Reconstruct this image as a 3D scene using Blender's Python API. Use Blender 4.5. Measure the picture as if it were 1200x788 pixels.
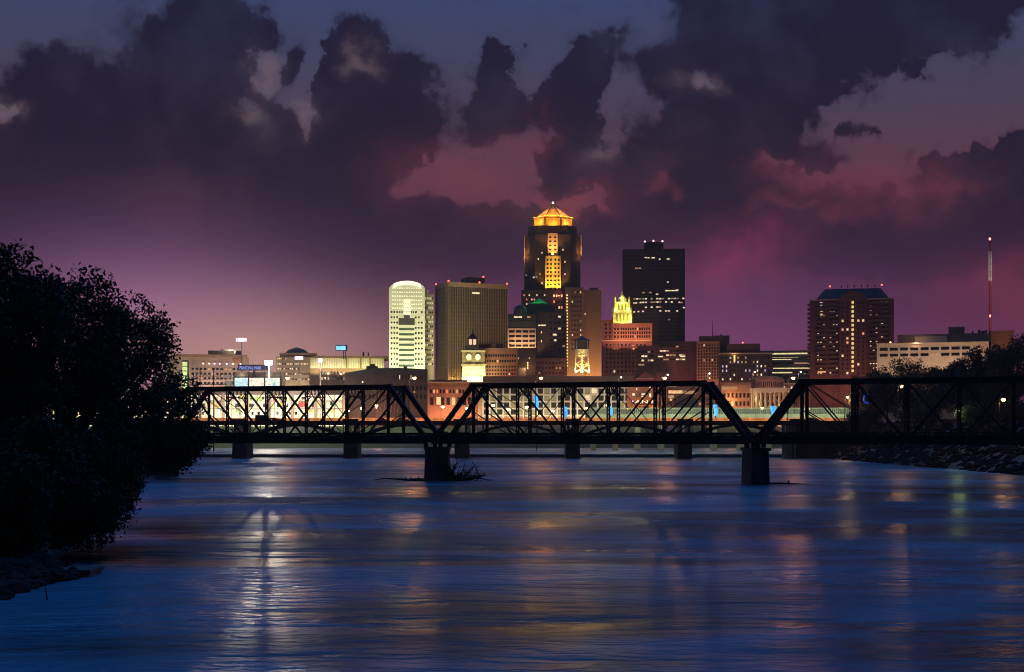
import bpy, bmesh, math, random
import numpy as np
from mathutils import Vector, Matrix

R = math.radians
rnd = random.Random(7)
for o in list(bpy.data.objects):
    bpy.data.objects.remove(o)
SC = bpy.context.scene
COL = SC.collection

# ------------------------------------------------------------------ camera
F = 1648.0            # focal length in photo pixels (photo 1200 wide)
HZ = 512.0            # horizon row
H = 7.2               # eye height above the river
cam = bpy.data.cameras.new('camera')
cam.sensor_width = 36.0
cam.lens = 36.0 * F / 1200.0
cam.shift_y = (HZ - 394.0) / 1200.0
cam.clip_start = 0.5
cam.clip_end = 20000
camo = bpy.data.objects.new('camera', cam)
COL.objects.link(camo)
camo.location = (0, 0, H)
camo.rotation_euler = (R(90), 0, 0)
SC.camera = camo

SC.view_settings.view_transform = 'Standard'
SC.view_settings.look = 'None'
SC.view_settings.exposure = 0.0
SC.view_settings.gamma = 1.0
SC.render.engine = 'CYCLES'
SC.cycles.use_denoising = True
try:
    SC.cycles.denoiser = 'OPENIMAGEDENOISE'
except Exception:
    pass
SC.cycles.filter_width = 1.05
SC.cycles.max_bounces = 5
SC.cycles.diffuse_bounces = 2
SC.cycles.glossy_bounces = 3
SC.cycles.transparent_max_bounces = 8
SC.cycles.sample_clamp_indirect = 4.0
SC.cycles.caustics_reflective = False
SC.cycles.caustics_refractive = False


def X(px, Y): return (px - 600.0) / F * Y
def Z(py, Y): return H + (HZ - py) / F * Y


def lin(r, g, b):
    def c(v):
        v /= 255.0
        return v / 12.92 if v <= 0.04045 else ((v + 0.055) / 1.055) ** 2.4
    return (c(r), c(g), c(b), 1.0)


# ------------------------------------------------------------------ world: dusk sky with broken cloud
W = bpy.data.worlds.new('World')
SC.world = W
W.use_nodes = True
nt = W.node_tree
nt.nodes.clear()


class NB:
    """small node builder"""
    def __init__(s, t): s.t = t
    def new(s, k, **kw):
        n = s.t.nodes.new(k)
        for a, b in kw.items(): setattr(n, a, b)
        return n
    def put(s, sock, v):
        if isinstance(v, bpy.types.NodeSocket): s.t.links.new(v, sock)
        else: sock.default_value = v
    def m(s, op, a, b=0.0, c=0.0, clamp=False):
        n = s.new('ShaderNodeMath', operation=op); n.use_clamp = clamp
        s.put(n.inputs[0], a); s.put(n.inputs[1], b); s.put(n.inputs[2], c)
        return n.outputs[0]
    def vm(s, op, a, b=(0, 0, 0), out=0):
        n = s.new('ShaderNodeVectorMath', operation=op)
        s.put(n.inputs[0], a); s.put(n.inputs[1], b)
        return n.outputs[out]
    def mix(s, f, a, b, blend='MIX'):
        n = s.new('ShaderNodeMix', data_type='RGBA', blend_type=blend)
        s.put(n.inputs[0], f); s.put(n.inputs[6], a); s.put(n.inputs[7], b)
        return n.outputs[2]
    def rng(s, v, a, b, c=0.0, d=1.0, smooth=True):
        n = s.new('ShaderNodeMapRange'); n.interpolation_type = 'SMOOTHSTEP' if smooth else 'LINEAR'
        n.clamp = True
        s.put(n.inputs[0], v); s.put(n.inputs[1], a); s.put(n.inputs[2], b); s.put(n.inputs[3], c); s.put(n.inputs[4], d)
        return n.outputs[0]
    def noise(s, vec, scale, detail=5, rough=0.55, dist=0.0, out=0):
        n = s.new('ShaderNodeTexNoise')
        s.put(n.inputs['Vector'], vec); n.inputs['Scale'].default_value = scale
        n.inputs['Detail'].default_value = detail; n.inputs['Roughness'].default_value = rough
        n.inputs['Distortion'].default_value = dist
        return n.outputs[out]
    def xyz(s, x, y, z=0.0):
        n = s.new('ShaderNodeCombineXYZ')
        s.put(n.inputs[0], x); s.put(n.inputs[1], y); s.put(n.inputs[2], z)
        return n.outputs[0]
    def sep(s, v):
        n = s.new('ShaderNodeSeparateXYZ'); s.put(n.inputs[0], v)
        return n.outputs
    def ramp(s, f, stops):
        n = s.new('ShaderNodeValToRGB'); s.put(n.inputs[0], f)
        e = n.color_ramp.elements
        while len(e) < len(stops): e.new(0.5)
        for i, (p, c) in enumerate(stops):
            e[i].position = p; e[i].color = c
        return n.outputs[0]


SUN_EL, SUN_AZ = R(1.5), R(200)
b = NB(nt)
tc = b.new('ShaderNodeTexCoord').outputs['Generated']
d = b.vm('NORMALIZE', tc)
dx, dy, dz = b.sep(d)
az = b.m('MULTIPLY', b.m('ARCTAN2', dx, dy), 57.29578)      # degrees, 0 = straight down river
el = b.m('MULTIPLY', b.m('ARCSINE', dz), 57.29578)


def deg(px, py):
    u = (px - 600) / F; v = (HZ - py) / F
    return math.degrees(math.atan(u)), math.degrees(math.atan(v / math.sqrt(1 + u * u)))


# billow the lookup so every cloud mass has a cauliflower edge
w1 = b.vm('SUBTRACT', b.noise(d, 9.0, 4, 0.55, out=1), (0.5, 0.5, 0.5))
w2 = b.vm('SUBTRACT', b.noise(d, 38.0, 8, 0.66, out=1), (0.5, 0.5, 0.5))
wx1, wy1, wz1 = b.sep(w1)
wx2, wy2, wz2 = b.sep(w2)
waz = b.m('ADD', az, b.m('ADD', b.m('MULTIPLY', wx1, 5.0), b.m('MULTIPLY', wx2, 3.2)))
wel = b.m('ADD', el, b.m('ADD', b.m('MULTIPLY', wz1, 3.5), b.m('MULTIPLY', wz2, 3.0)))


def blob(px, py, rx, ry, amp=1.0, pw=1.0, warped=True):
    a0, e0 = deg(px, py)
    k = 57.29578 / F
    u = b.m('DIVIDE', b.m('SUBTRACT', waz if warped else az, a0), rx * k)
    v = b.m('DIVIDE', b.m('SUBTRACT', wel if warped else el, e0), ry * k)
    r2 = b.m('ADD', b.m('MULTIPLY', u, u), b.m('MULTIPLY', v, v))
    if pw == 2: r2 = b.m('MULTIPLY', r2, r2)
    return b.m('MULTIPLY', b.m('POWER', 2.718, b.m('MULTIPLY', r2, -1.0)), amp)


def total(lst):
    s = lst[0]
    for q in lst[1:]: s = b.m('ADD', s, q)
    return s


def bl_(px, py, rx, ry, amp=1.0): return blob(px, py, rx, ry, amp, 2)


dens = total([
    bl_(110, 210, 230, 110), bl_(250, 110, 85, 110, .8), bl_(240, 25, 62, 50), bl_(190, 80, 60, 60, .5), bl_(55, 100, 42, 45, .8), bl_(120, 120, 60, 40, .5),
    bl_(330, 230, 190, 100), bl_(440, 150, 70, 95), bl_(415, 60, 42, 42, .8), bl_(470, 85, 45, 40, .4), bl_(342, 75, 18, 18, .6),
    bl_(567, 120, 46, 50), bl_(580, 72, 24, 18, .7), bl_(690, 140, 52, 72), bl_(490, 184, 20, 15, .9), bl_(556, 192, 16, 11, .8), bl_(636, 125, 20, 16, .5), bl_(1005, 150, 14, 16, .6), bl_(985, 108, 30, 14, .5), bl_(712, 60, 46, 26, .7), bl_(670, 200, 60, 30, .8), bl_(775, 85, 26, 34, .6),
    bl_(860, 60, 75, 110), bl_(1000, 35, 150, 62), bl_(1130, 5, 120, 50), bl_(850, 180, 100, 80), bl_(930, 110, 60, 50, .5),
    bl_(1130, 210, 90, 42), bl_(1210, 190, 70, 50), bl_(560, 275, 130, 44, .7), bl_(800, 260, 170, 62), bl_(970, 265, 150, 52), bl_(1010, 140, 16, 18, .5),
    bl_(100, 310, 500, 60, .8), bl_(1100, 285, 200, 50, .8), bl_(960, 180, 30, 20, .5),
    bl_(284, 135, 26, 22, -1.2), bl_(305, 90, 24, 18, -.8), bl_(370, 70, 14, 44, -.7), bl_(372, 130, 18, 18, -1.0), bl_(350, 110, 16, 14, -.6),
    bl_(545, 210, 80, 30, -.8), bl_(685, 240, 70, 13, -1.0), bl_(903, 192, 18, 11, -.9), bl_(935, 213, 26, 11, -.8), bl_(915, 245, 18, 9, -.8),
    bl_(1090, 120, 105, 36, -.8), bl_(1010, 215, 55, 22, -.9), bl_(815, 90, 16, 20, -.7), bl_(735, 130, 16, 40, -.6), bl_(5, 128, 12, 14, -1.2), bl_(430, 62, 14, 9, -.6),
])
fb = b.noise(d, 24.0, 8, 0.62, 0.4)
dens = b.m('ADD', dens, b.m('MULTIPLY', b.m('SUBTRACT', fb, 0.5), 2.0))
soft = b.noise(d, 6.0, 3, 0.5)
edge = b.rng(soft, 0.35, 0.65, 0.12, 0.42)
cloud = b.rng(dens, b.m('SUBTRACT', 0.48, edge), b.m('ADD', 0.50, edge))
veil = b.m('MULTIPLY', b.rng(b.m('ADD', dens, b.m('MULTIPLY', b.m('SUBTRACT', b.noise(d, 60.0, 6, 0.65, 0.5), 0.5), 1.2)), 0.0, 0.75), 0.45)
cloud = b.m('MAXIMUM', cloud, veil)
cloud = b.m('MULTIPLY', cloud, b.rng(el, 3.0, 8.0))
# the rest of the dome: broken cloud too, thinning to open blue overhead
far = b.noise(b.vm('MULTIPLY', d, (1.0, 1.0, 1.9)), 2.6, 8, 0.58, 0.3)
dome = b.rng(far, 0.47, 0.66)
front = b.m('MULTIPLY', b.rng(b.m('ABSOLUTE', az), 30.0, 22.0), b.rng(el, 24.0, 18.0))
cloud = b.m('ADD', b.m('MULTIPLY', cloud, front), b.m('MULTIPLY', dome, b.m('SUBTRACT', 1.0, front)))
clear = b.ramp(b.m('DIVIDE', el, 90.0), [
    (0.0, lin(118, 64, 100)), (0.033, lin(102, 54, 88)), (0.055, lin(76, 40, 70)), (0.078, lin(66, 34, 58)), (0.095, lin(92, 46, 64)), (0.115, lin(92, 54, 70)), (0.14, lin(76, 60, 80)),
    (0.17, lin(64, 64, 92)), (0.20, lin(54, 68, 108)), (0.27, lin(58, 130, 222)), (0.55, lin(62, 136, 236)), (1.0, lin(42, 96, 184))])
dark = b.ramp(b.m('DIVIDE', el, 90.0), [
    (0.0, lin(112, 62, 96)), (0.033, lin(96, 52, 84)), (0.05, lin(68, 36, 66)), (0.072, lin(46, 25, 49)), (0.10, lin(33, 18, 38)), (0.13, lin(29, 17, 36)), (0.19, lin(27, 18, 41)), (0.27, lin(44, 92, 138)), (0.6, lin(46, 100, 160)), (1.0, lin(32, 70, 122))])
# soft mottling inside the cloud
mott = b.noise(d, 14.0, 6, 0.6)
dark = b.mix(b.m('MULTIPLY', b.rng(mott, 0.44, 0.72), 0.26), dark, clear)
sky = b.mix(b.m('MULTIPLY', cloud, 0.97), clear, dark)


def glow(px, py, rx, ry, col, amp, warped=False):
    global sky
    f = blob(px, py, rx, ry, amp, warped=warped)
    n = b.mix(f, sky, col)
    sky = n


# light pollution of the city and the last red of the sunset
glow(170, 395, 190, 100, lin(164, 108, 154), .72)
glow(290, 425, 180, 66, lin(190, 144, 126), .80)
glow(868, 305, 56, 34, lin(128, 46, 76), .75, True)
glow(800, 390, 240, 75, lin(124, 66, 112), .55)
glow(1190, 350, 100, 45, lin(124, 48, 70), .55, True)
glow(545, 205, 70, 40, lin(122, 56, 66), .45, True)
glow(690, 240, 60, 16, lin(128, 54, 64), .55, True)
glow(1040, 210, 90, 40, lin(108, 52, 66), .40, True)
for gx_, gy_, ga_, gb_ in ((905, 195, 24, 13), (938, 214, 34, 13), (915, 246, 22, 9), (1005, 228, 60, 24), (1110, 206, 40, 12), (960, 262, 26, 10), (800, 214, 16, 10), (620, 165, 30, 24)): glow(gx_, gy_, ga_, gb_, lin(106, 47, 62), .55, True)
for gx_, gy_ in ((286, 140), (374, 128), (306, 92), (722, 185), (6, 128), (432, 64), (815, 92)): glow(gx_, gy_, 20, 15, lin(122, 102, 108), .42, True)

nsk = b.new('ShaderNodeTexSky', sky_type='NISHITA')
nsk.sun_disc = False
nsk.sun_elevation = SUN_EL
nsk.sun_rotation = SUN_AZ
hor = b.rng(el, -6.0, 0.0)
# the afterglow stands in the west, in front; the eastern sky behind is already night
night = b.rng(b.m('ABSOLUTE', az), 55.0, 120.0, 1.0, 0.10)
night = b.m('MAXIMUM', night, b.rng(el, 60.0, 85.0, 0.0, 0.45))
sky = b.mix(night, (0.0, 0.0, 0.0, 1), sky)
bg1 = b.new('ShaderNodeBackground'); b.put(bg1.inputs[0], b.mix(hor, (0.004, 0.004, 0.006, 1), sky)); bg1.inputs[1].default_value = 1.0
bg2 = b.new('ShaderNodeBackground'); b.put(bg2.inputs[0], nsk.outputs[0]); bg2.inputs[1].default_value = 0.002
add = b.new('ShaderNodeAddShader')
nt.links.new(bg1.outputs[0], add.inputs[0]); nt.links.new(bg2.outputs[0], add.inputs[1])
wo = b.new('ShaderNodeOutputWorld')
nt.links.new(add.outputs[0], wo.inputs[0])
W.cycles.sampling_method = 'AUTOMATIC'

# last trace of daylight from behind the camera
sl = bpy.data.lights.new('dusk_sun', 'SUN')
sl.energy = 0.01
sl.angle = R(20)
sl.color = (0.75, 0.8, 1.0)
so = bpy.data.objects.new('dusk_sun', sl)
COL.objects.link(so)
so.rotation_euler = (R(70), 0, R(20))

# ------------------------------------------------------------------ materials
MATS = {}


def mat(name, col, rough=0.8, metal=0.0, var=0.18, scale=0.35, detail=4, streak=False, bump=0.0, spec=0.3):
    """Principled with procedural wear: two noise layers on the base colour"""
    if name in MATS: return MATS[name]
    m = bpy.data.materials.new(name); m.use_nodes = True
    t = NB(m.node_tree)
    p = m.node_tree.nodes['Principled BSDF']
    co = t.new('ShaderNodeTexCoord').outputs['Object']
    if streak: co = t.vm('MULTIPLY', co, (1, 1, 0.12))
    n = t.noise(co, scale, detail, 0.6)
    n2 = t.noise(co, scale * 9, 3, 0.6)
    f = t.m('ADD', t.m('MULTIPLY', n, 0.7), t.m('MULTIPLY', n2, 0.3))
    lo = tuple(c * (1 - var * 1.6) for c in col[:3]) + (1,)
    hi = tuple(min(1, c * (1 + var * 1.2)) for c in col[:3]) + (1,)
    c = t.mix(t.rng(f, 0.3, 0.7), lo, hi)
    t.put(p.inputs['Base Color'], c)
    p.inputs['Roughness'].default_value = rough
    p.inputs['Metallic'].default_value = metal
    p.inputs['Specular IOR Level'].default_value = spec
    if bump:
        bn = t.new('ShaderNodeBump'); bn.inputs['Strength'].default_value = bump
        t.put(bn.inputs['Height'], n2); t.put(p.inputs['Normal'], bn.outputs[0])
    MATS[name] = m
    return m


def brick(name, c1, c2, mortar, sx=2.0, rough=0.85):
    """coursed facade: courses and joints as a brick texture wrapped over object space"""
    if name in MATS: return MATS[name]
    m = bpy.data.materials.new(name); m.use_nodes = True
    t = NB(m.node_tree); p = m.node_tree.nodes['Principled BSDF']
    co = t.new('ShaderNodeTexCoord').outputs['Object']
    x, y, z = t.sep(co)
    v = t.xyz(t.m('ADD', x, y), z, 0)
    bt = t.new('ShaderNodeTexBrick')
    t.put(bt.inputs['Vector'], v)
    bt.inputs['Color1'].default_value = c1; bt.inputs['Color2'].default_value = c2; bt.inputs['Mortar'].default_value = mortar
    bt.inputs['Scale'].default_value = 1.0 / sx; bt.inputs['Mortar Size'].default_value = 0.02
    bt.inputs['Brick Width'].default_value = 1.0; bt.inputs['Row Height'].default_value = 0.5
    n = t.noise(t.vm('MULTIPLY', co, (1, 1, 0.3)), 0.12, 5, 0.6)
    c = t.mix(t.rng(n, 0.3, 0.75, 0.0, 0.55), bt.outputs[0], (c1[0] * .45, c1[1] * .45, c1[2] * .45, 1))
    t.put(p.inputs['Base Color'], c)
    p.inputs['Roughness'].default_value = rough
    MATS[name] = m
    return m


def emit(name, col, s, var=0.0):
    if name in MATS: return MATS[name]
    m = bpy.data.materials.new(name); m.use_nodes = True
    t = NB(m.node_tree); p = m.node_tree.nodes['Principled BSDF']
    p.inputs['Base Color'].default_value = (col[0] * .3, col[1] * .3, col[2] * .3, 1)
    p.inputs['Emission Color'].default_value = (col[0], col[1], col[2], 1)
    if var:
        co = t.new('ShaderNodeTexCoord').outputs['Object']
        oi = t.new('ShaderNodeObjectInfo').outputs['Random']
        n = t.noise(t.vm('ADD', co, t.xyz(t.m('MULTIPLY', oi, 90.0), 0, 0)), 0.9, 3, 0.7)
        t.put(p.inputs['Emission Strength'], t.m('MULTIPLY', t.rng(n, 0.3, 0.7, 1 - var, 1 + var), s))
    else:
        p.inputs['Emission Strength'].default_value = s
    MATS[name] = m
    return m


# ------------------------------------------------------------------ mesh helpers
class MB:
    def __init__(s): s.v = []; s.f = []; s.mi = []; s.cur = 0
    def quad(s, *p):
        n = len(s.v); s.v += [tuple(q) for q in p]; s.f.append(tuple(range(n, n + len(p)))); s.mi.append(s.cur)
    def box(s, x0, x1, y0, y1, z0, z1):
        n = len(s.v)
        s.v += [(x0, y0, z0), (x1, y0, z0), (x1, y1, z0), (x0, y1, z0), (x0, y0, z1), (x1, y0, z1), (x1, y1, z1), (x0, y1, z1)]
        for f in ((3, 2, 1, 0), (4, 5, 6, 7), (0, 1, 5, 4), (1, 2, 6, 5), (2, 3, 7, 6), (3, 0, 4, 7)):
            s.f.append(tuple(n + i for i in f)); s.mi.append(s.cur)
        return s
    def frustum(s, b0, z0, b1, z1):
        """b = (x0,x1,y0,y1) rectangles at two heights"""
        n = len(s.v)
        for (x0, x1, y0, y1), z in ((b0, z0), (b1, z1)):
            s.v += [(x0, y0, z), (x1, y0, z), (x1, y1, z), (x0, y1, z)]
        for f in ((3, 2, 1, 0), (4, 5, 6, 7), (0, 1, 5, 4), (1, 2, 6, 5), (2, 3, 7, 6), (3, 0, 4, 7)):
            s.f.append(tuple(n + i for i in f)); s.mi.append(s.cur)
        return s
    def bar(s, p, q, w, h):
        """rectangular bar from p to q, w across, h deep"""
        p = Vector(p); q = Vector(q); dv = (q - p).normalized()
        up = Vector((0, 0, 1)) if abs(dv.z) < 0.95 else Vector((0, 1, 0))
        a = dv.cross(up).normalized() * (w / 2); c = a.cross(dv).normalized() * (h / 2)
        n = len(s.v)
        for e in (p, q):
            s.v += [tuple(e - a - c), tuple(e + a - c), tuple(e + a + c), tuple(e - a + c)]
        for f in ((3, 2, 1, 0), (4, 5, 6, 7), (0, 1, 5, 4), (1, 2, 6, 5), (2, 3, 7, 6), (3, 0, 4, 7)):
            s.f.append(tuple(n + i for i in f)); s.mi.append(s.cur)
        return s
    def tube(s, pts, rad, k=7):
        pts = [Vector(p) for p in pts]
        n0 = len(s.v)
        for i, p in enumerate(pts):
            t = (pts[min(i + 1, len(pts) - 1)] - pts[max(i - 1, 0)]).normalized()
            up = Vector((0, 0, 1)) if abs(t.z) < 0.9 else Vector((1, 0, 0))
            a = t.cross(up).normalized(); c = t.cross(a)
            r = rad[i] if isinstance(rad, (list, tuple)) else rad
            for j in range(k):
                an = 2 * math.pi * j / k
                s.v.append(tuple(p + (a * math.cos(an) + c * math.sin(an)) * r))
        for i in range(len(pts) - 1):
            for j in range(k):
                A = n0 + i * k + j; B = n0 + i * k + (j + 1) % k
                s.f.append((A, B, B + k, A + k)); s.mi.append(s.cur)
        s.f.append(tuple(n0 + j for j in range(k))); s.mi.append(s.cur)
        e = n0 + (len(pts) - 1) * k
        s.f.append(tuple(e + j for j in reversed(range(k)))); s.mi.append(s.cur)
        return s
    def lathe(s, prof, k=8, c=(0, 0, 0), a0=0.0, cap=True):
        n0 = len(s.v)
        for r, z in prof:
            for j in range(k):
                an = a0 + 2 * math.pi * j / k
                s.v.append((c[0] + r * math.cos(an), c[1] + r * math.sin(an), c[2] + z))
        for i in range(len(prof) - 1):
            for j in range(k):
                A = n0 + i * k + j; B = n0 + i * k + (j + 1) % k
                s.f.append((A, B, B + k, A + k)); s.mi.append(s.cur)
        if cap:
            s.f.append(tuple(n0 + j for j in reversed(range(k)))); s.mi.append(s.cur)
            e = n0 + (len(prof) - 1) * k
            s.f.append(tuple(e + j for j in range(k))); s.mi.append(s.cur)
        return s
    def prism(s, poly, y0, y1):
        """polygon in xz (counter-clockwise seen from -y) extruded along y"""
        n = len(s.v); k = len(poly)
        s.v += [(x, y0, z) for x, z in poly] + [(x, y1, z) for x, z in poly]
        s.f.append(tuple(n + i for i in range(k))); s.mi.append(s.cur)
        s.f.append(tuple(n + k + i for i in reversed(range(k)))); s.mi.append(s.cur)
        for i in range(k):
            j = (i + 1) % k
            s.f.append((n + j, n + i, n + k + i, n + k + j)); s.mi.append(s.cur)
        return s
    def build(s, name, mats, parent=None, off=(0, 0, 0), smooth=False):
        me = bpy.data.meshes.new(name)
        v = s.v if off == (0, 0, 0) else [(a - off[0], c - off[1], e - off[2]) for a, c, e in s.v]
        me.from_pydata(v, [], s.f)
        if not isinstance(mats, (list, tuple)): mats = [mats]
        for m in mats: me.materials.append(m)
        if len(mats) > 1: me.polygons.foreach_set('material_index', s.mi)
        if smooth: me.polygons.foreach_set('use_smooth', [True] * len(me.polygons))
        me.update()
        o = bpy.data.objects.new(name, me)
        COL.objects.link(o)
        if parent is not None: o.parent = parent
        return o


def tag(o, label=None, cat=None, group=None, kind=None):
    if label: o['label'] = label
    if cat: o['category'] = cat
    if group: o['group'] = group
    if kind: o['kind'] = kind
    return o


def empty(name, loc, label=None, cat=None, group=None, rot=0.0):
    o = bpy.data.objects.new(name, None)
    o.empty_display_size = 0.5
    COL.objects.link(o)
    o.location = loc
    o.rotation_euler = (0, 0, rot)
    return tag(o, label, cat, group)


def dup_tree(o, parent=None):
    c = o.copy(); COL.objects.link(c)
    if parent is not None: c.parent = parent
    for ch in list(o.children): dup_tree(ch, c)
    return c


def point(loc, P, col, rad=0.4, parent=None, name='lamp_light'):
    l = bpy.data.lights.new(name, 'POINT'); l.energy = P; l.color = col; l.shadow_soft_size = rad
    o = bpy.data.objects.new(name, l); COL.objects.link(o); o.location = loc
    if parent is not None: o.parent = parent
    return o


def spot(loc, target, P, col, ang=70, rad=0.5, blend=0.6, name='flood_and_fill_beam'):  # default name serves floodlights and added fill spots alike
    l = bpy.data.lights.new(name, 'SPOT'); l.energy = P; l.color = col; l.shadow_soft_size = rad
    l.spot_size = R(ang); l.spot_blend = blend
    o = bpy.data.objects.new(name, l); COL.objects.link(o); o.location = loc
    dv = Vector(target) - Vector(loc)
    o.rotation_euler = dv.to_track_quat('-Z', 'Y').to_euler()
    return o


def lettering(body, size, loc, scale, m, parent):
    cu = bpy.data.curves.new('lettering', 'FONT'); cu.body = body; cu.size = size; cu.extrude = .1
    to = bpy.data.objects.new('lettering', cu); COL.objects.link(to)
    dg = bpy.context.evaluated_depsgraph_get()
    me = bpy.data.meshes.new_from_object(to.evaluated_get(dg))
    bpy.data.objects.remove(to)
    me.materials.clear(); me.materials.append(m)
    o = bpy.data.objects.new('sign_lettering', me); COL.objects.link(o); o.parent = parent
    o.location = loc; o.rotation_euler = (R(90), 0, 0); o.scale = scale
    return o


SOD = (1.0, 0.50, 0.17)
WHT = (1.0, 0.90, 0.72)
COOL = (0.95, 0.92, 1.0)
GRN = (0.85, 1.0, 0.62)

# ------------------------------------------------------------------ terrain and water
LY = [-200, 40, 66, 93, 120, 250, 480, 700, 762, 4000]
LX = [-24, -24, -25.5, -30, -36, -63, -119, -185, -200, -200]
RY = [-200, 200, 264, 400, 490, 516, 700, 762, 4000]
RX = [74, 91, 96, 101, 104, 107, 140, 150, 150]


def terrain_h(x, y):
    xl = np.interp(y, LY, LX); xr = np.interp(y, RY, RX)
    ltop = np.interp(y, [-200, 300, 700, 780], [5.0, 5.0, 12.0, 13.0])
    rtop = np.interp(y, [-200, 300, 700, 780], [11.5, 11.8, 12.5, 13.0])
    dl = xl - x; dr = x - xr; de = y - 758.0
    hl = np.clip(dl * 0.42, -2.5, ltop); hr = np.clip(dr * 0.48, -2.5, rtop); he = np.clip(de * 0.5, -2.5, 13.0)
    h = np.maximum(np.maximum(hl, hr), he)
    bumpy = (np.sin(x * 0.61 + y * 0.23) + np.sin(x * 0.17 - y * 0.41 + 1.3) + np.sin(x * 1.7 + 2.1) * np.sin(y * 1.3)) * 0.12
    return h + np.where((h > 0.0) & (y < 790), bumpy, 0.0)


gx = np.concatenate([[-6000, -2500, -1200, -600, -400, -300], np.arange(-240, 240.1, 3.0), [300, 400, 600, 1200, 2500, 6000]])
gy = np.concatenate([[-200, -100], np.arange(-40, 320, 2.5), np.arange(320, 800, 6.0), [830, 900, 1100, 1500, 2500, 5000, 12000]])
GX, GY = np.meshgrid(gx, gy)
GZ = terrain_h(GX, GY)
nx, ny = len(gx), len(gy)
vs = np.stack([GX, GY, GZ], -1).reshape(-1, 3)
fs = [(j * nx + i, j * nx + i + 1, (j + 1) * nx + i + 1, (j + 1) * nx + i) for j in range(ny - 1) for i in range(nx - 1)]
gm = bpy.data.materials.new('ground_earth'); gm.use_nodes = True
t = NB(gm.node_tree); p = gm.node_tree.nodes['Principled BSDF']
co = t.new('ShaderNodeTexCoord').outputs['Object']
n1 = t.noise(co, 0.05, 6, 0.6); n2 = t.noise(co, 1.2, 5, 0.65)
ox, oy, oz = t.sep(co)
earth = t.mix(t.rng(n2, 0.3, 0.7), (0.03, 0.028, 0.03, 1), (0.10, 0.09, 0.085, 1))
grass = t.mix(t.rng(n2, 0.3, 0.7), (0.02, 0.035, 0.008, 1), (0.05, 0.085, 0.02, 1))
asph = t.mix(n2, (0.035, 0.035, 0.037, 1), (0.065, 0.063, 0.06, 1))
c = t.mix(t.m('MULTIPLY', t.rng(oy, 700, 740), t.rng(n1, 0.35, 0.45)), earth, grass)
c = t.mix(t.rng(oy, 795, 805), c, asph)
t.put(p.inputs['Base Color'], c); p.inputs['Roughness'].default_value = 0.9
bn = t.new('ShaderNodeBump'); bn.inputs['Strength'].default_value = 0.6; bn.inputs['Distance'].default_value = 0.3
t.put(bn.inputs['Height'], n2); t.put(p.inputs['Normal'], bn.outputs[0])
me = bpy.data.meshes.new('ground'); me.from_pydata(vs.tolist(), [], fs); me.materials.append(gm)
me.polygons.foreach_set('use_smooth', [True] * len(fs)); me.update()
g = bpy.data.objects.new('ground', me); COL.objects.link(g); tag(g, kind='structure')

wm = bpy.data.materials.new('river_surface'); wm.use_nodes = True
t = NB(wm.node_tree); p = wm.node_tree.nodes['Principled BSDF']
co = t.new('ShaderNodeTexCoord').outputs['Object']
big = t.noise(t.vm('MULTIPLY', co, (0.7, 1.0, 1)), 0.045, 3, 0.5, 0.8)
mid = t.noise(t.vm('MULTIPLY', co, (0.40, 1.0, 1)), 0.22, 3, 0.5, 0.9)
fine = t.noise(t.vm('MULTIPLY', co, (0.38, 1.0, 1)), 1.1, 3, 0.55, 0.6)
streak = t.noise(t.vm('MULTIPLY', co, (0.45, 1.0, 1)), 0.10, 6, 0.65, 1.4)
calm = t.rng(t.noise(t.vm('MULTIPLY', co, (0.6, 1.0, 1)), 0.03, 3, 0.5, 1.0), .38, .62, .12, 1.35)
hgt = t.m('ADD', t.m('MULTIPLY', mid, 0.55), t.m('ADD', t.m('MULTIPLY', t.m('MULTIPLY', fine, calm), 0.34), t.m('MULTIPLY', big, 1.3)))
bn = t.new('ShaderNodeBump'); bn.inputs['Strength'].default_value = 1.0; bn.inputs['Distance'].default_value = 1.0
t.put(bn.inputs['Height'], hgt); t.put(p.inputs['Normal'], bn.outputs[0])
sky_tint = t.mix(t.rng(t.m('ADD', t.m('MULTIPLY', streak, .7), t.m('MULTIPLY', calm, .22)), 0.40, 0.66), (0.001, 0.005, 0.009, 1), (0.034, 0.165, 0.255, 1))  # blue sky reflection and pale streaks painted into the water colour
t.put(p.inputs['Base Color'], sky_tint)
wox, woy, woz = t.sep(co)
t.put(p.inputs['Roughness'], t.m('ADD', t.rng(big, 0.3, 0.7, 0.22, 0.40), t.rng(woy, 110.0, 300.0, 0.0, 0.10)))
p.inputs['Specular IOR Level'].default_value = 0.32
p.inputs['IOR'].default_value = 1.33


def water(name, x0, x1, y0, y1, z, step):
    m_ = MB()
    ys = np.linspace(y0, y1, 2)
    for i in range(len(ys) - 1):
        m_.quad((x0, ys[i], z), (x1, ys[i], z), (x1, ys[i + 1], z), (x0, ys[i + 1], z))
    return tag(m_.build(name, wm), kind='structure')


WEIR_Y = 488.0
water('river_water', -150, 130, -150, WEIR_Y + 1.0, 0.0, 1000)
water('pool_water', -260, 260, WEIR_Y + 1.6, 766, 0.98, 1000)

# low concrete dam
conc_d = mat('wet_concrete', (0.10, 0.085, 0.08), 0.6, var=0.3, scale=0.4, streak=True)
conc = mat('concrete', (0.30, 0.28, 0.26), 0.85, var=0.25, scale=0.25, streak=True)
wr = empty('river_dam', (0, WEIR_Y, 0), 'low dark concrete dam across the river below the arch bridge', 'dam')
m_ = MB().frustum((-130, 112, WEIR_Y - 1.2, WEIR_Y + 2.2), -2.0, (-130, 112, WEIR_Y + .6, WEIR_Y + 1.8), 0.95)
m_.build('dam_wall', conc_d, wr, (0, WEIR_Y, 0))
m_ = MB().box(-130, 112, WEIR_Y + .4, WEIR_Y + 1.9, 0.95, 1.08)
m_.build('crest', conc_d, wr, (0, WEIR_Y, 0))

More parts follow.
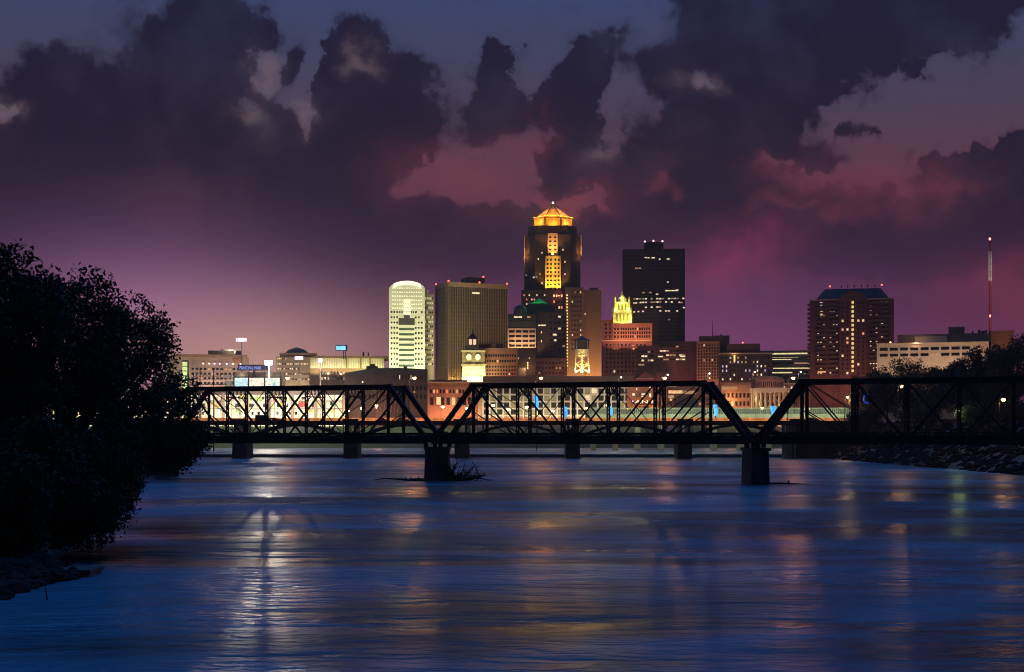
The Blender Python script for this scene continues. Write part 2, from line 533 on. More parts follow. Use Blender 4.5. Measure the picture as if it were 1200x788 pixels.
# ------------------------------------------------------------------ truss railway bridge
Y0B = 230.0
bdir = Vector((1.0, -0.33, 0)).normalized()
bper = Vector((0.33, 1.0, 0)).normalized()
XS = 0.2173 * Y0B
LSP = XS * math.sqrt(1 + 0.33 ** 2)
XP1 = -0.0537 * Y0B
WTR = 6.6
ZB, ZT = 6.55, 15.55


def bp(s, w, z):
    """bridge coordinates: s along from pier 1, w across (0 = axis), z up"""
    o = Vector((XP1, Y0B - 0.33 * XP1, 0))
    v = o + bdir * s + bper * w
    return Vector((v.x, v.y, z))


steel = mat('blackened_steel', (0.026, 0.02, 0.021), 0.65, 0.3, var=0.35, scale=0.8)
timber = mat('creosoted_timber', (0.03, 0.025, 0.022), 0.9, var=0.3, scale=0.8)
pierstone = mat('dark_pier_stone', (0.05, 0.046, 0.05), 0.9, var=0.35, scale=0.6, bump=0.4)
br = empty('truss_bridge', tuple(bp(0, 0, 0)), 'black steel railway bridge of three long through trusses over the river', 'bridge')
BO = tuple(br.location)
pan = LSP / 7


def lattice(m_, a, c, w, n, bw=0.07):
    """light zig-zag lacing between two parallel points pairs"""
    for i in range(n):
        u, v = i / n, (i + 1) / n
        p0 = a[0].lerp(a[1], u); q0 = c[0].lerp(c[1], v)
        p1 = a[0].lerp(a[1], v); q1 = c[0].lerp(c[1], u)
        m_.bar(p0, q0, bw, bw); m_.bar(q1, p1, bw, bw)


for sp in (-1, 0, 1):
    s0 = sp * LSP
    for w in (-WTR / 2, WTR / 2):
        def N(k, top): return bp(s0 + k * pan, w, ZT if top else ZB)
        e = 0.55
        MB().bar(bp(s0 + pan - .35, w, ZT), bp(s0 + 6 * pan + .35, w, ZT), 0.60, 0.64).build('top_chord', steel, br, BO)
        MB().bar(bp(s0 + e, w, ZB), bp(s0 + LSP - e, w, ZB), 0.5, 0.62).build('bottom_chord', steel, br, BO)
        for a, c in ((0, 1), (7, 6)):
            MB().bar(bp(s0 + (e if a == 0 else LSP - e), w, ZB), N(c, 1) + Vector((0, 0, .25)), 0.60, 0.74).build('end_post', steel, br, BO)
        for k in range(1, 7):
            m_ = MB()
            hw = 0.14 if k in (1, 6) else 0.18
            dv = bdir * hw
            for sg in (-1, 1): m_.bar(N(k, 0) + dv * sg, N(k, 1) + dv * sg, 0.26, 0.12)
            lattice(m_, (N(k, 0) - dv, N(k, 1) - dv), (N(k, 0) + dv, N(k, 1) + dv), 0, 14, 0.06)
            m_.build('vertical_post', steel, br, BO)
        dia = [(1, 2), (2, 3), (3, 4), (4, 3), (5, 4), (6, 5)]
        for a, c in dia:
            m_ = MB()
            for sg in (-.2, .2):
                off = bper * sg
                m_.bar(N(a, 1) + off, N(c, 0) + off, 0.09, 0.20)
            m_.build('diagonal', steel, br, BO)
        for a, c in ((3, 2), (4, 5), (1, 3), (6, 4)):   # counter rods
            m_ = MB().bar(N(a, 1) - bper * .02, N(c, 0) - bper * .02, 0.10, 0.11) if (a, c) in ((3, 2), (4, 5)) else \
                MB().bar(N(a, 1) + bdir * (.3 if a == 1 else -.3), N(c, 0).lerp(N(a, 1), .5), 0.10, 0.12).bar(N(a, 0).lerp(N(a, 1), .52), N(a + (1 if a == 1 else -1), 0), 0.12, 0.16)
            m_.build('tie_rod', steel, br, BO)
        for k in range(1, 7):
            for top in (0, 1):
                q = N(k, top)
                MB().bar(q - bdir * .6, q + bdir * .6, 0.66, 0.68 if top else 0.7).build('gusset_plate', steel, br, BO)
    # cross frames between the two trusses
    for k in range(1, 7):
        m_ = MB()
        A, B = bp(s0 + k * pan, -WTR / 2, ZT), bp(s0 + k * pan, WTR / 2, ZT)
        dz1 = Vector((0, 0, -1.55))
        m_.bar(A, B, 0.22, 0.28); m_.bar(A + dz1, B + dz1, 0.16, 0.18)
        lattice(m_, (A, B), (A + dz1, B + dz1), 0, 5, 0.09)
        for P_, Q_ in ((A, B), (B, A)):               # curved knee brackets
            pts = []
            for i in range(6):
                u = i / 5 * math.pi / 2
                pts.append(P_ + dz1 + Vector((0, 0, -2.2 * (1 - math.sin(u)))) + (Q_ - P_).normalized() * 2.2 * (1 - math.cos(u)))
            for i in range(5): m_.bar(pts[i], pts[i + 1], 0.16, 0.16)
        m_.build('sway_frame', steel, br, BO)
    for k in range(1, 6):
        m_ = MB()
        m_.bar(bp(s0 + k * pan, -WTR / 2, ZT), bp(s0 + (k + 1) * pan, WTR / 2, ZT), 0.12, 0.12)
        m_.bar(bp(s0 + k * pan, WTR / 2, ZT + .13), bp(s0 + (k + 1) * pan, -WTR / 2, ZT + .13), 0.12, 0.12)
        m_.build('lateral_brace', steel, br, BO)
    for k in range(0, 8):
        s = min(max(s0 + k * pan, s0 + .7), s0 + LSP - .7)
        MB().bar(bp(s, -WTR / 2 - .25, 6.95), bp(s, WTR / 2 + .25, 6.95), 0.35, 1.2).build('floor_beam', steel, br, BO)
    for w in (-2.3, -.9, .9, 2.3):
        MB().bar(bp(s0 + .4, w, 6.9), bp(s0 + LSP - .4, w, 6.9), 0.3, 1.02).build('stringer', steel, br, BO)
    MB().bar(bp(s0 + .35, -WTR / 2 - .46, 6.72), bp(s0 + LSP - .35, -WTR / 2 - .46, 6.72), 0.16, 1.35).build('edge_girder', steel, br, BO)
    m_ = MB()
    n = int(LSP / 0.62)
    for i in range(n):
        s = s0 + .5 + i * 0.62
        m_.bar(bp(s, -2.7, 7.56), bp(s, 2.7, 7.56), 0.26, 0.24)
    o = m_.build('track_ties', timber, br, BO); o['kind'] = 'stuff'
    for w in (-2.2, -.75, .75, 2.2):
        MB().bar(bp(s0 + .2, w, 7.77), bp(s0 + LSP - .2, w, 7.77), 0.08, 0.16).build('rail', steel, br, BO)

# masonry piers (> cap) with pointed cutwaters
for s, hw in ((0.0, 1.85), (LSP, 1.30)):
    m_ = MB()
    for (z0, z1, g0, g1) in ((-3.0, 5.0, 1.12, 1.0),):
        def ring(z, k):
            pts = []
            L_ = WTR / 2 + 1.1
            for (a, c) in ((-hw, -L_), (0, -L_ - 1.5), (hw, -L_), (hw, L_), (0, L_ + 1.5), (-hw, L_)):
                q0_ = bp(s, 0, z); pts.append((q0_.x + a * k, q0_.y + c * k, z))
            return pts
        lo, hi = ring(z0, g0), ring(z1, g1)
        n = len(m_.v); m_.v += lo + hi
        for i in range(6):
            j = (i + 1) % 6
            m_.f.append((n + i, n + j, n + 6 + j, n + 6 + i)); m_.mi.append(0)
        m_.f.append(tuple(n + 6 + i for i in range(6))); m_.mi.append(0)
    pr = m_.build('pier', pierstone, br, BO)
    m_ = MB()
    a = bp(s, 0, 5.25); c = a + Vector((0, WTR / 2 + 2.0, 0)); a = a - Vector((0, WTR / 2 + 2.0, 0))
    m_.bar(a, c, hw * 2 + .3, 0.5)
    m_.build('pier_cap', pierstone, pr, BO)
    for w in (-WTR / 2, WTR / 2):
        for ds in (-.8, .8):
            MB().bar(bp(s + ds, w, 5.5), bp(s + ds, w, 6.3), 0.7, 0.7).build('bearing', steel, pr, BO)
# left abutment
m_ = MB()
a, c = bp(-LSP - 2.2, -WTR / 2 - 2, 2.0), bp(-LSP - 2.2, WTR / 2 + 2, 2.0)
m_.bar(a, c, 4.6, 8.0)
m_.build('abutment', pierstone, br, BO)
m_ = MB()
a, c = bp(2 * LSP + 2.2, -WTR / 2 - 2, 4.0), bp(2 * LSP + 2.2, WTR / 2 + 2, 4.0)
m_.bar(a, c, 4.6, 5.0)
m_.build('abutment', pierstone, br, BO)

# ------------------------------------------------------------------ drift wood at the piers
wood = mat('wet_driftwood', (0.028, 0.022, 0.02), 0.8, var=0.3, scale=1.5)


def limb(m_, p, dv, L, r, depth, rg):
    pts = [Vector(p)]; dv = Vector(dv).normalized(); rad = [r]
    n = 5
    for i in range(n):
        dv = (dv + Vector((rg.uniform(-.3, .3), rg.uniform(-.3, .3), rg.uniform(-.22, .2)))).normalized()
        pts.append(pts[-1] + dv * L / n); rad.append(r * (1 - .8 * (i + 1) / n))
    m_.tube(pts, rad, 6)
    if depth:
        for i in range(1, n):
            for _ in range(2):
                a = Vector((rg.uniform(-1, 1), rg.uniform(-1, 1), rg.uniform(-.1, 1.1))) + dv * .5
                limb(m_, pts[i], a, L * rg.uniform(.35, .6), rad[i] * .55, depth - 1, rg)


P1 = bp(0, 0, 0) - Vector((0, WTR / 2 + 1.5, 0))
rg = random.Random(3)
m_ = MB()
limb(m_, P1 + Vector((1.8, .2, .4)), (1, -.1, .32), 5.6, .30, 2, rg)
limb(m_, P1 + Vector((1.6, .2, .3)), (.6, -.2, .7), 3.6, .24, 2, rg)
limb(m_, P1 + Vector((1.2, .2, .2)), (1, .1, .03), 8.6, .55, 1, rg)
limb(m_, P1 + Vector((1.5, -.6, .25)), (1, -.05, .04), 6.4, .45, 1, rg)
tag(m_.build('driftwood', wood), 'tangled dead branches and log caught against the central bridge pier', 'driftwood')
m_ = MB()
limb(m_, P1 + Vector((-1.0, -.3, .05)), (-1, 0, .01), 9.5, .32, 0, rg)
for q in (-3.0, -4.2, -5.0): m_.tube([P1 + Vector((q, -.3, .1)), P1 + Vector((q + .1, -.3, .75))], [.14, .05], 6)
tag(m_.build('floating_log', wood), 'long thin log with stubs floating left of the central bridge pier', 'log')
P2 = bp(LSP, 0, 0) - Vector((0, WTR / 2 + 1.5, 0))
m_ = MB()
m_.tube([P2 + Vector(q) for q in ((1.2, .2, .05), (3.0, .1, .12), (5.2, .3, .06), (8.0, .1, .02))], [.2, .17, .12, .04], 7)
m_.tube([P2 + Vector((4.2, .2, .15)), P2 + Vector((4.3, .2, .6))], [.2, .08], 6)
tag(m_.build('floating_log', wood), 'short log floating right of the bridge pier nearest the right bank', 'log')

# ------------------------------------------------------------------ steel arch road bridge behind
YA = 474.0
road_conc = mat('bridge_concrete', (0.20, 0.13, 0.11), 0.8, var=0.25, scale=0.2, streak=True)
rust = mat('dark_red_paint', (0.12, 0.03, 0.025), 0.6, 0.1, var=0.3, scale=0.4)
dkst = mat('dark_arch_steel', (0.04, 0.035, 0.035), 0.6, 0.2, var=0.3, scale=0.5)
asphalt = mat('asphalt', (0.05, 0.048, 0.046), 0.9, var=0.25, scale=0.5)
ab = empty('arch_bridge', (0, YA, 0), 'road bridge with dark steel deck arches on stone piers behind the truss', 'bridge')
AO = (0, YA, 0)
YF, YR = YA - 6.5, YA + 6.5
pxs = [150, 280, 410.5, 541, 671.5, 803, 934]
xs = [X(q, YF) for q in pxs]
DZ = 12.1
MB().box(X(60, YF), X(1035, YF), YF, YR, DZ - .7, DZ).build('deck', road_conc, ab, AO)
MB().box(X(60, YF), X(1035, YF), YF + 1.6, YR - 1.6, DZ + .006, DZ + .08).build('roadway', asphalt, ab, AO)
for yy, s in ((YF - .35, 1), (YR - .05, -1)):
    if s > 0: MB().box(X(60, YF), X(1035, YF), yy, yy + .4, DZ - 1.0, DZ + .45).build('parapet', rust, ab, AO)
    else:
        MB().box(X(60, YF), X(1035, YF), yy, yy + .4, DZ - 1.0, DZ + 1.55).build('rear_barrier', mat('barrier_concrete', (.42, .36, .30), .85, var=.25, scale=.3), ab, AO)  # rear parapet made tall and pale to catch the added orange light
        continue
    m_ = MB()
    for zz in (DZ + .85, DZ + 1.25): m_.box(X(60, YF), X(1035, YF), yy + .12, yy + .22, zz - .05, zz + .05)
    xx = X(60, YF)
    while xx < X(1035, YF):
        m_.box(xx, xx + .14, yy + .1, yy + .24, DZ + .55, DZ + 1.3); xx += 2.6
    m_.build('railing', rust, ab, AO)
# flat lane markings
m_ = MB()
xx = X(60, YF)
while xx < X(1030, YF):
    m_.quad((xx, YA - .08, DZ + .09), (xx + 3, YA - .08, DZ + .09), (xx + 3, YA + .08, DZ + .09), (xx, YA + .08, DZ + .09)); xx += 8
o = m_.build('lane_marking', mat('road_paint', (.7, .6, .3), .6), ab, AO)
for i, x0 in enumerate(xs[:-1]):
    x1 = xs[i + 1]
    for yy in (YF + .8, YR - .8):
        m_ = MB(); n = 14; hw = (x1 - x0) / 2 - 2.4; cx = (x0 + x1) / 2
        last = None
        for j in range(n + 1):
            u = -1 + 2 * j / n
            q = Vector((cx + u * hw, yy, 7.0 + 4.1 * (1 - u * u)))
            if last: m_.bar(last, q, .55, .8)
            if j % 2 == 0 and abs(u) > .3: m_.box(q.x - .12, q.x + .12, yy - .12, yy + .12, q.z, DZ - .7)
            last = q
        m_.build('arch_rib', dkst, ab, AO)
for i, x in enumerate(xs):
    m_ = MB().frustum((x - 2.5, x + 2.5, YF + .3, YR - .3), -2.5, (x - 2.2, x + 2.2, YF + .6, YR - .6), 8.0)
    pr = m_.build('pier', pierstone, ab, AO)
    MB().box(x - 2.7, x + 2.7, YF + .1, YR - .1, 8.0, 8.7).build('pier_cap', pierstone, pr, AO)
    for dx_ in (-1.5, 1.5):
        MB().box(x + dx_ - .4, x + dx_ + .4, YF + .7, YR - .7, 8.7, DZ - .7).build('spandrel_post', dkst, pr, AO)
    MB().box(x - 2.6, x + 2.6, YF - .42, YF - .35, DZ - 1.1, DZ + 1.0).build('pier_panel', dkst, pr, AO)
# right abutment with columned stone face
m_ = MB().box(X(934, YF), X(1035, YF), YF + .3, YR - .3, -1, DZ - .7)
m_.build('abutment', mat('red_sandstone', (0.16, 0.06, 0.045), .9, var=.3, scale=.4), ab, AO)
for q in (917, 921.5, 926, 930.5):
    MB().box(X(q, YF), X(q, YF) + .75, YF + .2, YF + 1.0, 0.2, DZ - .8).build('abutment_column', mat('pale_stone', (.36, .30, .22), .85, var=.2), ab, AO)

for i in range(26):
    spot((X(190 + i * 31, YR), YR - 5.5, DZ + 2.4), (X(190 + i * 31, YR), YR, DZ + .9), 2600, (1, .36, .10), 120, .12)  # unseen spots added to turn the rear barrier orange, like traffic trails

# ------------------------------------------------------------------ buildings
G = 13.0
rnd = random.Random(11)
glass = mat('dark_window_glass', (0.012, 0.014, 0.02), 0.12, 0.0, var=0.2, spec=0.6)
LW = [emit('warm_window', (1.0, 0.62, 0.27), 0.8, .45), emit('white_window', (1.0, 0.78, 0.50), 0.85, .5), emit('dim_window', (1.0, 0.6, 0.3), 0.30, .5)]
EM = emit
red_l = emit('red_beacon', (1.0, 0.12, 0.10), 3.0)
wht_l = emit('white_beacon', (1.0, 0.9, 0.85), 3.0)
lampw = emit('lamp_white', (1.0, 0.9, 0.75), 14.0)
lampo = emit('lamp_sodium', (1.0, 0.55, 0.18), 14.0)


class Bld:
    def __init__(s, name, label, px0, px1, Y, d, cat='building', g=G, rot=None, group=None, k=1.6):
        s.Y, s.d, s.g = Y, d, g
        s.xc = X((px0 + px1) / 2, Y)
        a = math.atan(((px0 + px1) / 2 - 600) / F) if rot is None else 0.0
        rot = -a if rot is None else rot
        s.kl = k
        s.loc = (s.xc + d / 2 * math.sin(a), Y + d / 2 * math.cos(a), g)
        s.root = empty(name, s.loc, label, cat, group, rot)
        s.W = []
        s.cache = {}
        s.px0, s.px1 = px0, px1
    def lx(s, px, o=0): return X(px, s.Y + o) - s.xc
    def lz(s, py, o=0): return Z(py, s.Y + o) - s.g
    def ly(s, o): return -s.d / 2 + o
    def pt(s, px, py, o=0): return (s.lx(px, o), s.ly(o), s.lz(py, o))
    def box(s, name, m, px0, px1, py0, py1=None, o0=0.0, o1=None, parent=None, bev=False):
        o1 = s.d + o0 if o1 is None else o1
        mb = MB().box(s.lx(px0, o0), s.lx(px1, o0), s.ly(o0), s.ly(o1), 0.0 if py1 is None else s.lz(py1, o0), s.lz(py0, o0))
        return mb.build(name, m, parent or s.root)
    def part(s, name, m, mb, parent=None): return mb.build(name, m, parent or s.root)
    def wmesh(s, w, h, m, t=0.3):
        k = (round(w, 3), round(h, 3), m.name)
        if k not in s.cache:
            me = bpy.data.meshes.new('window')
            mb = MB().box(-w / 2, w / 2, -t / 2, t / 2, -h / 2, h / 2)
            me.from_pydata(mb.v, [], mb.f); me.materials.append(m); s.cache[k] = me
        return s.cache[k]
    def one(s, px, py, w_px, h_px, m, o=0.0, name='window'):
        k = (s.Y + o) / F
        s.W.append((Vector(s.pt(px, py, o)), 0.0, w_px * k, h_px * k, m, 2.0 if m is not glass else 1.0))
    def grid(s, px0, px1, py0, py1, nx, nz, fw=.5, fh=.5, o=0.0, lit=0.1, mats=None, dark=None, skip=None, pri=0):
        """windows on a front face"""
        k = (s.Y + o) / F
        cw, ch = (px1 - px0) / nx, (py1 - py0) / nz
        for j in range(nz):
            for i in range(nx):
                if skip and skip(i, j): continue
                L = rnd.random() < lit
                m = rnd.choice(mats or LW) if L else (dark or glass)
                s.W.append((Vector(s.pt(px0 + (i + .5) * cw, py0 + (j + .5) * ch, o)), 0.0, cw * fw * k, ch * fh * k, m, pri + (1.0 if L else .5)))
    def side(s, px, o0, o1, py0, py1, ny, nz, fw=.5, fh=.5, lit=0.08, mats=None, dark=None, base=0.0):
        """windows on a face that runs away from us at column px (taken at depth `base`)"""
        x = s.lx(px, base); k = (s.Y + base) / F
        ch = (py1 - py0) / nz; cw = (o1 - o0) / ny
        for j in range(nz):
            for i in range(ny):
                L = rnd.random() < lit
                m = rnd.choice(mats or LW) if L else (dark or glass)
                s.W.append((Vector((x, s.ly(o0 + (i + .5) * cw), s.lz(py0 + (j + .5) * ch, base))), math.pi / 2, cw * fw, ch * fh * k, m, (0.9 if L else 0.0)))
    def lface(s, p0, p1, z0, z1, n, nz, fw=.5, fh=.5, lit=.1, mats=None, dark=None, pri=0):
        """windows on any vertical face given by two local ground points"""
        p0 = Vector((p0[0], p0[1], 0)); p1 = Vector((p1[0], p1[1], 0)); dv = p1 - p0
        an = math.atan2(dv.y, dv.x); L_ = dv.length
        for j in range(nz):
            for i in range(n):
                L = rnd.random() < lit
                m = rnd.choice(mats or LW) if L else (dark or glass)
                q = p0.lerp(p1, (i + .5) / n); q.z = z0 + (z1 - z0) * (j + .5) / nz
                s.W.append((q, an, L_ / n * fw, (z1 - z0) / nz * fh, m, pri + (1.0 if L else .5)))
    def flush(s, most=100):
        s.W.sort(key=lambda q: -q[5])
        for (q, an, w, h, m, _) in s.W[:most]:
            o = bpy.data.objects.new('window', s.wmesh(w, h, m)); COL.objects.link(o)
            o.parent = s.root; o.location = q; o.rotation_euler = (0, 0, an)
        rest = s.W[most:]
        if rest:
            mb = MB(); ms = []
            for (q, an, w, h, m, _) in rest:
                if m not in ms: ms.append(m)
                mb.cur = ms.index(m)
                n0 = len(mb.v)
                mb.box(-w / 2, w / 2, -.15, .15, -h / 2, h / 2)
                ca, sa = math.cos(an), math.sin(an)
                mb.v[n0:] = [(q.x + x * ca - y * sa, q.y + x * sa + y * ca, q.z + z) for x, y, z in mb.v[n0:]]
            o = mb.build('windows', ms, s.root); o['kind'] = 'stuff'
        s.W = []
    def beacon(s, px, py, o=0.0, m=None, r=1.0):
        m = m or red_l
        q = s.pt(px, py, o)
        MB().lathe([(r * .5, -r * .7), (r, -.2 * r), (r * .8, .5 * r), (r * .2, .9 * r)], 8, q).build('beacon', m, s.root)
    def spot(s, a, c, P, col, ang=70, rad=.5):
        """spot lamp given in local coordinates of the building"""
        Mx = Matrix.Rotation(s.root.rotation_euler.z, 3, 'Z')
        return spot(Vector(s.loc) + Mx @ Vector(a), Vector(s.loc) + Mx @ Vector(c), P * s.kl, col, ang, rad)
    def pl(s, a, P, col, rad=.4):
        Mx = Matrix.Rotation(s.root.rotation_euler.z, 3, 'Z')
        return point(Vector(s.loc) + Mx @ Vector(a), P * s.kl, col, rad)


def parapet(s, m, px0, px1, py, h_px=2.0, o0=-.5, o1=None, name='cornice'):
    return s.box(name, m, px0, px1, py - h_px * .4, py + h_px * .6, o0, (s.d + .5) if o1 is None else o1)


cream = mat('cream_granite', (0.62, 0.60, 0.47), .75, var=.08, scale=.1)
brownm = mat('bronze_mullion', (0.27, 0.18, 0.105), .5, .2, var=.15, scale=.05, streak=True)
brownd = mat('bronze_spandrel', (0.055, 0.042, 0.035), .35, .2, var=.3, scale=.05)
granite = brick('brown_granite', (.11, .06, .045, 1), (.085, .046, .04, 1), (.03, .018, .016, 1), 4)
goldface = mat('tan_granite_pier', (0.46, 0.32, 0.15), .7, var=.1, scale=.1)
copper = mat('copper_roof', (0.60, 0.34, 0.08), .5, 0.0, var=.45, scale=.25, streak=True)
redbrick = brick('red_brick', (.22, .09, .065, 1), (.17, .07, .05, 1), (.20, .13, .11, 1), 1.6)
brownbrick = brick('brown_brick', (.16, .08, .06, 1), (.125, .06, .05, 1), (.12, .08, .07, 1), 1.6)
darkbrick = brick('dark_brick', (.075, .04, .04, 1), (.055, .032, .032, 1), (.05, .035, .035, 1), 1.8)
orangebrick = brick('orange_brick', (.36, .16, .09, 1), (.30, .13, .07, 1), (.22, .14, .10, 1), 1.6)
buff = mat('buff_stone', (0.40, 0.30, 0.20), .85, var=.15, scale=.08, streak=True)
olive = mat('olive_brown_panel', (0.26, 0.17, 0.11), .8, var=.14, scale=.05, streak=True)
slate = mat('slate_roof', (0.035, 0.035, 0.045), .7, var=.3, scale=.4)
verd = mat('verdigris_copper', (0.08, 0.20, 0.11), .6, var=.3, scale=.3)
white = mat('white_panel', (0.62, 0.52, 0.40), .8, var=.08, scale=.08, streak=True)
offw = mat('white_plaster', (0.74, 0.70, 0.60), .8, var=.08, scale=.15)
maroon = mat('maroon_stone', (0.13, 0.05, 0.045), .8, var=.25, scale=.15, streak=True)
dkmet = mat('dark_metal', (0.04, 0.038, 0.04), .5, .4, var=.25)
litmet = mat('galvanised_metal', (0.35, 0.34, 0.33), .5, .5, var=.15)
taupe = mat('taupe_stucco', (0.26, 0.20, 0.16), .85, var=.15, scale=.08, streak=True)

# --- office tower with the round top, floodlit
B = Bld('arched_office_tower', 'cream floodlit office tower with a rounded arched top left of the brown tower', 456, 498, 1000, 22, k=1.1)
k = B.Y / F
n = 18
arc = []
for i in range(n + 1):
    u = -1 + 2 * i / n
    arc.append((B.lx(477 + 21 * u), B.lz(337.5 - 12.5 * math.sqrt(max(0, 1 - (u * .93) ** 2)) + 4.6)))
poly = [(arc[0][0], 0), (arc[-1][0], 0)] + list(reversed(arc))
B.part('wall', cream, MB().prism(poly, B.ly(0), B.ly(20)))
mb = MB()
for i in range(2, n - 2):
    (x0, z0), (x1, z1) = arc[i], arc[i + 1]
    mb.prism([(x0, z0 - 2.6), (x1, z1 - 2.6), (x1, z1 + .1), (x0, z0 + .1)], B.ly(-1.1), B.ly(0.02))
B.part('arch_band', emit('painted_arch_glow', (1, .97, .72), 1.1), mb)  # floodlight on the band imitated by a glow of its own
wingm = mat('tan_wing_panel', (.26, .21, .13), .8, var=.12, scale=.1)
B.box('wing', wingm, 498, 509.5, 345, None, 9, 22)
B.box('wing_step', wingm, 498, 503, 340, 345, 9.2, 21.8)
creamlit = emit('glowing_pale_strip', (1.0, .95, .62), .95, .3)  # pale sills built as panes, their floodlit brightness put into emission
for j in range(6):
    B.grid(459, 495, 341.5 + j * 4.7 - 6, 346.2 + j * 4.7 - 6, 13, 1, .62, .26, 0, 1.0, [creamlit], skip=lambda i, jj, j=j: j > 2 and i in (5, 6, 7))
for j in range(11):
    y0 = 363 + j * 6.1
    B.grid(457.3, 467.0, y0, y0 + 6.1, 3, 1, .55, .36, 0, .05)
    B.grid(485.5, 496.0, y0, y0 + 6.1, 3, 1, .55, .36, 0, .05)
    if j == 0: B.grid(467, 472.5, y0, y0 + 6.1, 2, 1, .55, .36); B.grid(481, 485.5, y0, y0 + 6.1, 2, 1, .55, .36)
for i in range(4): B.one(477, 353 + i * 4.9, 8.2, 4.1, creamlit, -.1)
B.box('recess', mat('recess_stone', (.05, .045, .04), .8), 467, 486, 373, 381, -.12, .1)
B.box('balcony', mat('recess_stone', (.05, .045, .04), .8), 473, 480, 369.4, 373, -1.6, .1)
for j in range(8): B.one(476.5, 386 + j * 6.1, 18, 2.6, mat('green_glass', (.06, .09, .06), .25), -.1)
for j in range(15): B.grid(498.5, 509, 347 + j * 5.5, 352.5 + j * 5.5, 5, 1, .62, .42, 9, .5 if j < 8 else .3, [emit('dim_strip_window', (1, .9, .5), .42, .4), LW[0] if j > 9 else emit('dim_strip_window', (1, .9, .5), .42, .4)])
B.flush()
for dx_ in (-16, 0, 16): B.spot((dx_ * .8, -75, 28), (dx_ * .35, B.ly(0), 62), 122000, (1.0, .98, .60), 62)
B.spot((0, -40, 16), (0, B.ly(0), 26), 34000, (.9, 1.0, .62), 90)

# --- broad brown office tower, corner on
B = Bld('ribbed_office_tower', 'broad brown office tower ribbed with fine vertical mullions and red roof beacons', 509, 594, 1040, 40, rot=R(0), k=1.1)
rw = (594 - 509) * 1040 / F
Ht = B.lz(333)
B.root.rotation_euler.z = R(24)
hw = rw / (math.cos(R(24)) + math.sin(R(24)) * .55) / 2
wx, wy = hw, hw * .55
B.part('wall', brownd, MB().box(-wx, wx, -wy, wy, 0, Ht))
mb = MB()
nm = 34
for i in range(nm + 1):
    x = -wx + 2 * wx * i / nm
    mb.box(x - .22, x + .22, -wy - .45, -wy, 0, Ht - 2)
B.part('mullions_front', brownm, mb)
mb = MB()
for i in range(19):
    y = -wy + 2 * wy * i / 18
    mb.box(-wx - .45, -wx, y - .22, y + .22, 0, Ht - 2)
    mb.box(wx, wx + .45, y - .22, y + .22, 0, Ht - 2)
B.part('mullions_side', brownm, mb)
B.part('roof_band', mat('tan_roof_band', (.36, .22, .12), .7), MB().box(-wx - .6, wx + .6, -wy - .6, wy + .6, Ht - 2, Ht + 1.4))
mb = MB()
for j in range(1, 34): mb.box(-wx - .2, wx + .2, -wy - .2, wy + .2, Ht * j / 34 - .45, Ht * j / 34 + .45)
B.part('floor_bands', mat('floor_band', (.11, .085, .06), .6, var=.3, scale=.3), mb)
B.part('corner_pier', brownm, MB().box(-wx - .7, -wx + .5, -wy - .7, -wy + .5, 0, Ht - 2))
B.part('penthouse', brownbrick, MB().box(-wx * .25, wx * .35, -wy * .5, wy * .5, Ht + 1.4, Ht + 6.5))
for q in ((-wx, -wy), (wx, -wy), (-wx, wy), (wx * .05, -wy)):
    MB().lathe([(.4, 0), (.8, .5), (.6, 1.1), (.1, 1.4)], 8, (q[0], q[1], Ht + 1.4)).build('beacon', red_l, B.root)
MB().lathe([(.4, 0), (.8, .5), (.6, 1.1), (.1, 1.4)], 8, (wx * .3, -wy * .5, Ht + 6.5)).build('beacon', red_l, B.root)
for (x, z, w) in ((-wx * .08, Ht - 6, 6), (wx * -.45, Ht * .5, 4)):
    B.W.append((Vector((x, -wy - .42, z)), 0, w, 1.4, LW[1], 2))
wl = emit('amber_window', (1, .72, .25), .55, .4)
B.lface((-wx, -wy - .4), (-wx * .2, -wy - .4), 2, 16, 7, 3, .8, .6, .55, [wl]); B.lface((-wx - .4, wy), (-wx - .4, -wy), 2, 20, 5, 4, .8, .6, .5, [wl])
B.flush()
B.part('added_podium', brownbrick, MB().box(-wx * 1.05, wx * .9, -wy - 14, -wy - .5, 0, 33))  # hidden block added to carry the lamps of the base glow
for x_, P_ in ((-.85, 5200), (-.5, 5200), (-.1, 3000), (.4, 1600)): B.pl((wx * x_, -wy - 6, 35), P_, (1, .66, .22), .3)
B.spot((-wx * .2, -wy - 26, 4), (-wx * .1, -wy, 40), 90000, (1, .72, .30), 100)
B.spot((wx * .9, -wy - 30, 12), (wx * .5, -wy, 50), 38000, (1, .76, .40), 100)
B.spot((-wx - 24, -wy * .5, 4), (-wx, 0, 50), 40000, (1, .72, .3), 100)

# --- tallest tower with the golden crown
B = Bld('golden_crown_tower', 'tallest dark granite tower with a floodlit golden pyramid crown and glowing central column', 614, 681, 1096, 44, k=1.25)
k = B.Y / F


def octo(px0, px1, py, py1, cut_px, o0=0.0, depth=None):
    """chamfered block between two rows"""
    x0, x1 = B.lx(px0, o0), B.lx(px1, o0); c = cut_px * k
    y0 = B.ly(o0); y1 = y0 + (depth or (x1 - x0))
    pl_ = [(x0 + c, y0), (x1 - c, y0), (x1, y0 + c), (x1, y1 - c), (x1 - c, y1), (x0 + c, y1), (x0, y1 - c), (x0, y0 + c)]
    za, zb = (0 if py1 is None else B.lz(py1)), B.lz(py)
    mb = MB(); n = len(mb.v)
    mb.v += [(x, y, za) for x, y in pl_] + [(x, y, zb) for x, y in pl_]
    for i in range(8):
        j = (i + 1) % 8; mb.f.append((i, j, 8 + j, 8 + i)); mb.mi.append(0)
    mb.f.append(tuple(8 + i for i in range(8))); mb.mi.append(0)
    mb.f.append(tuple(reversed(range(8)))); mb.mi.append(0)
    return mb


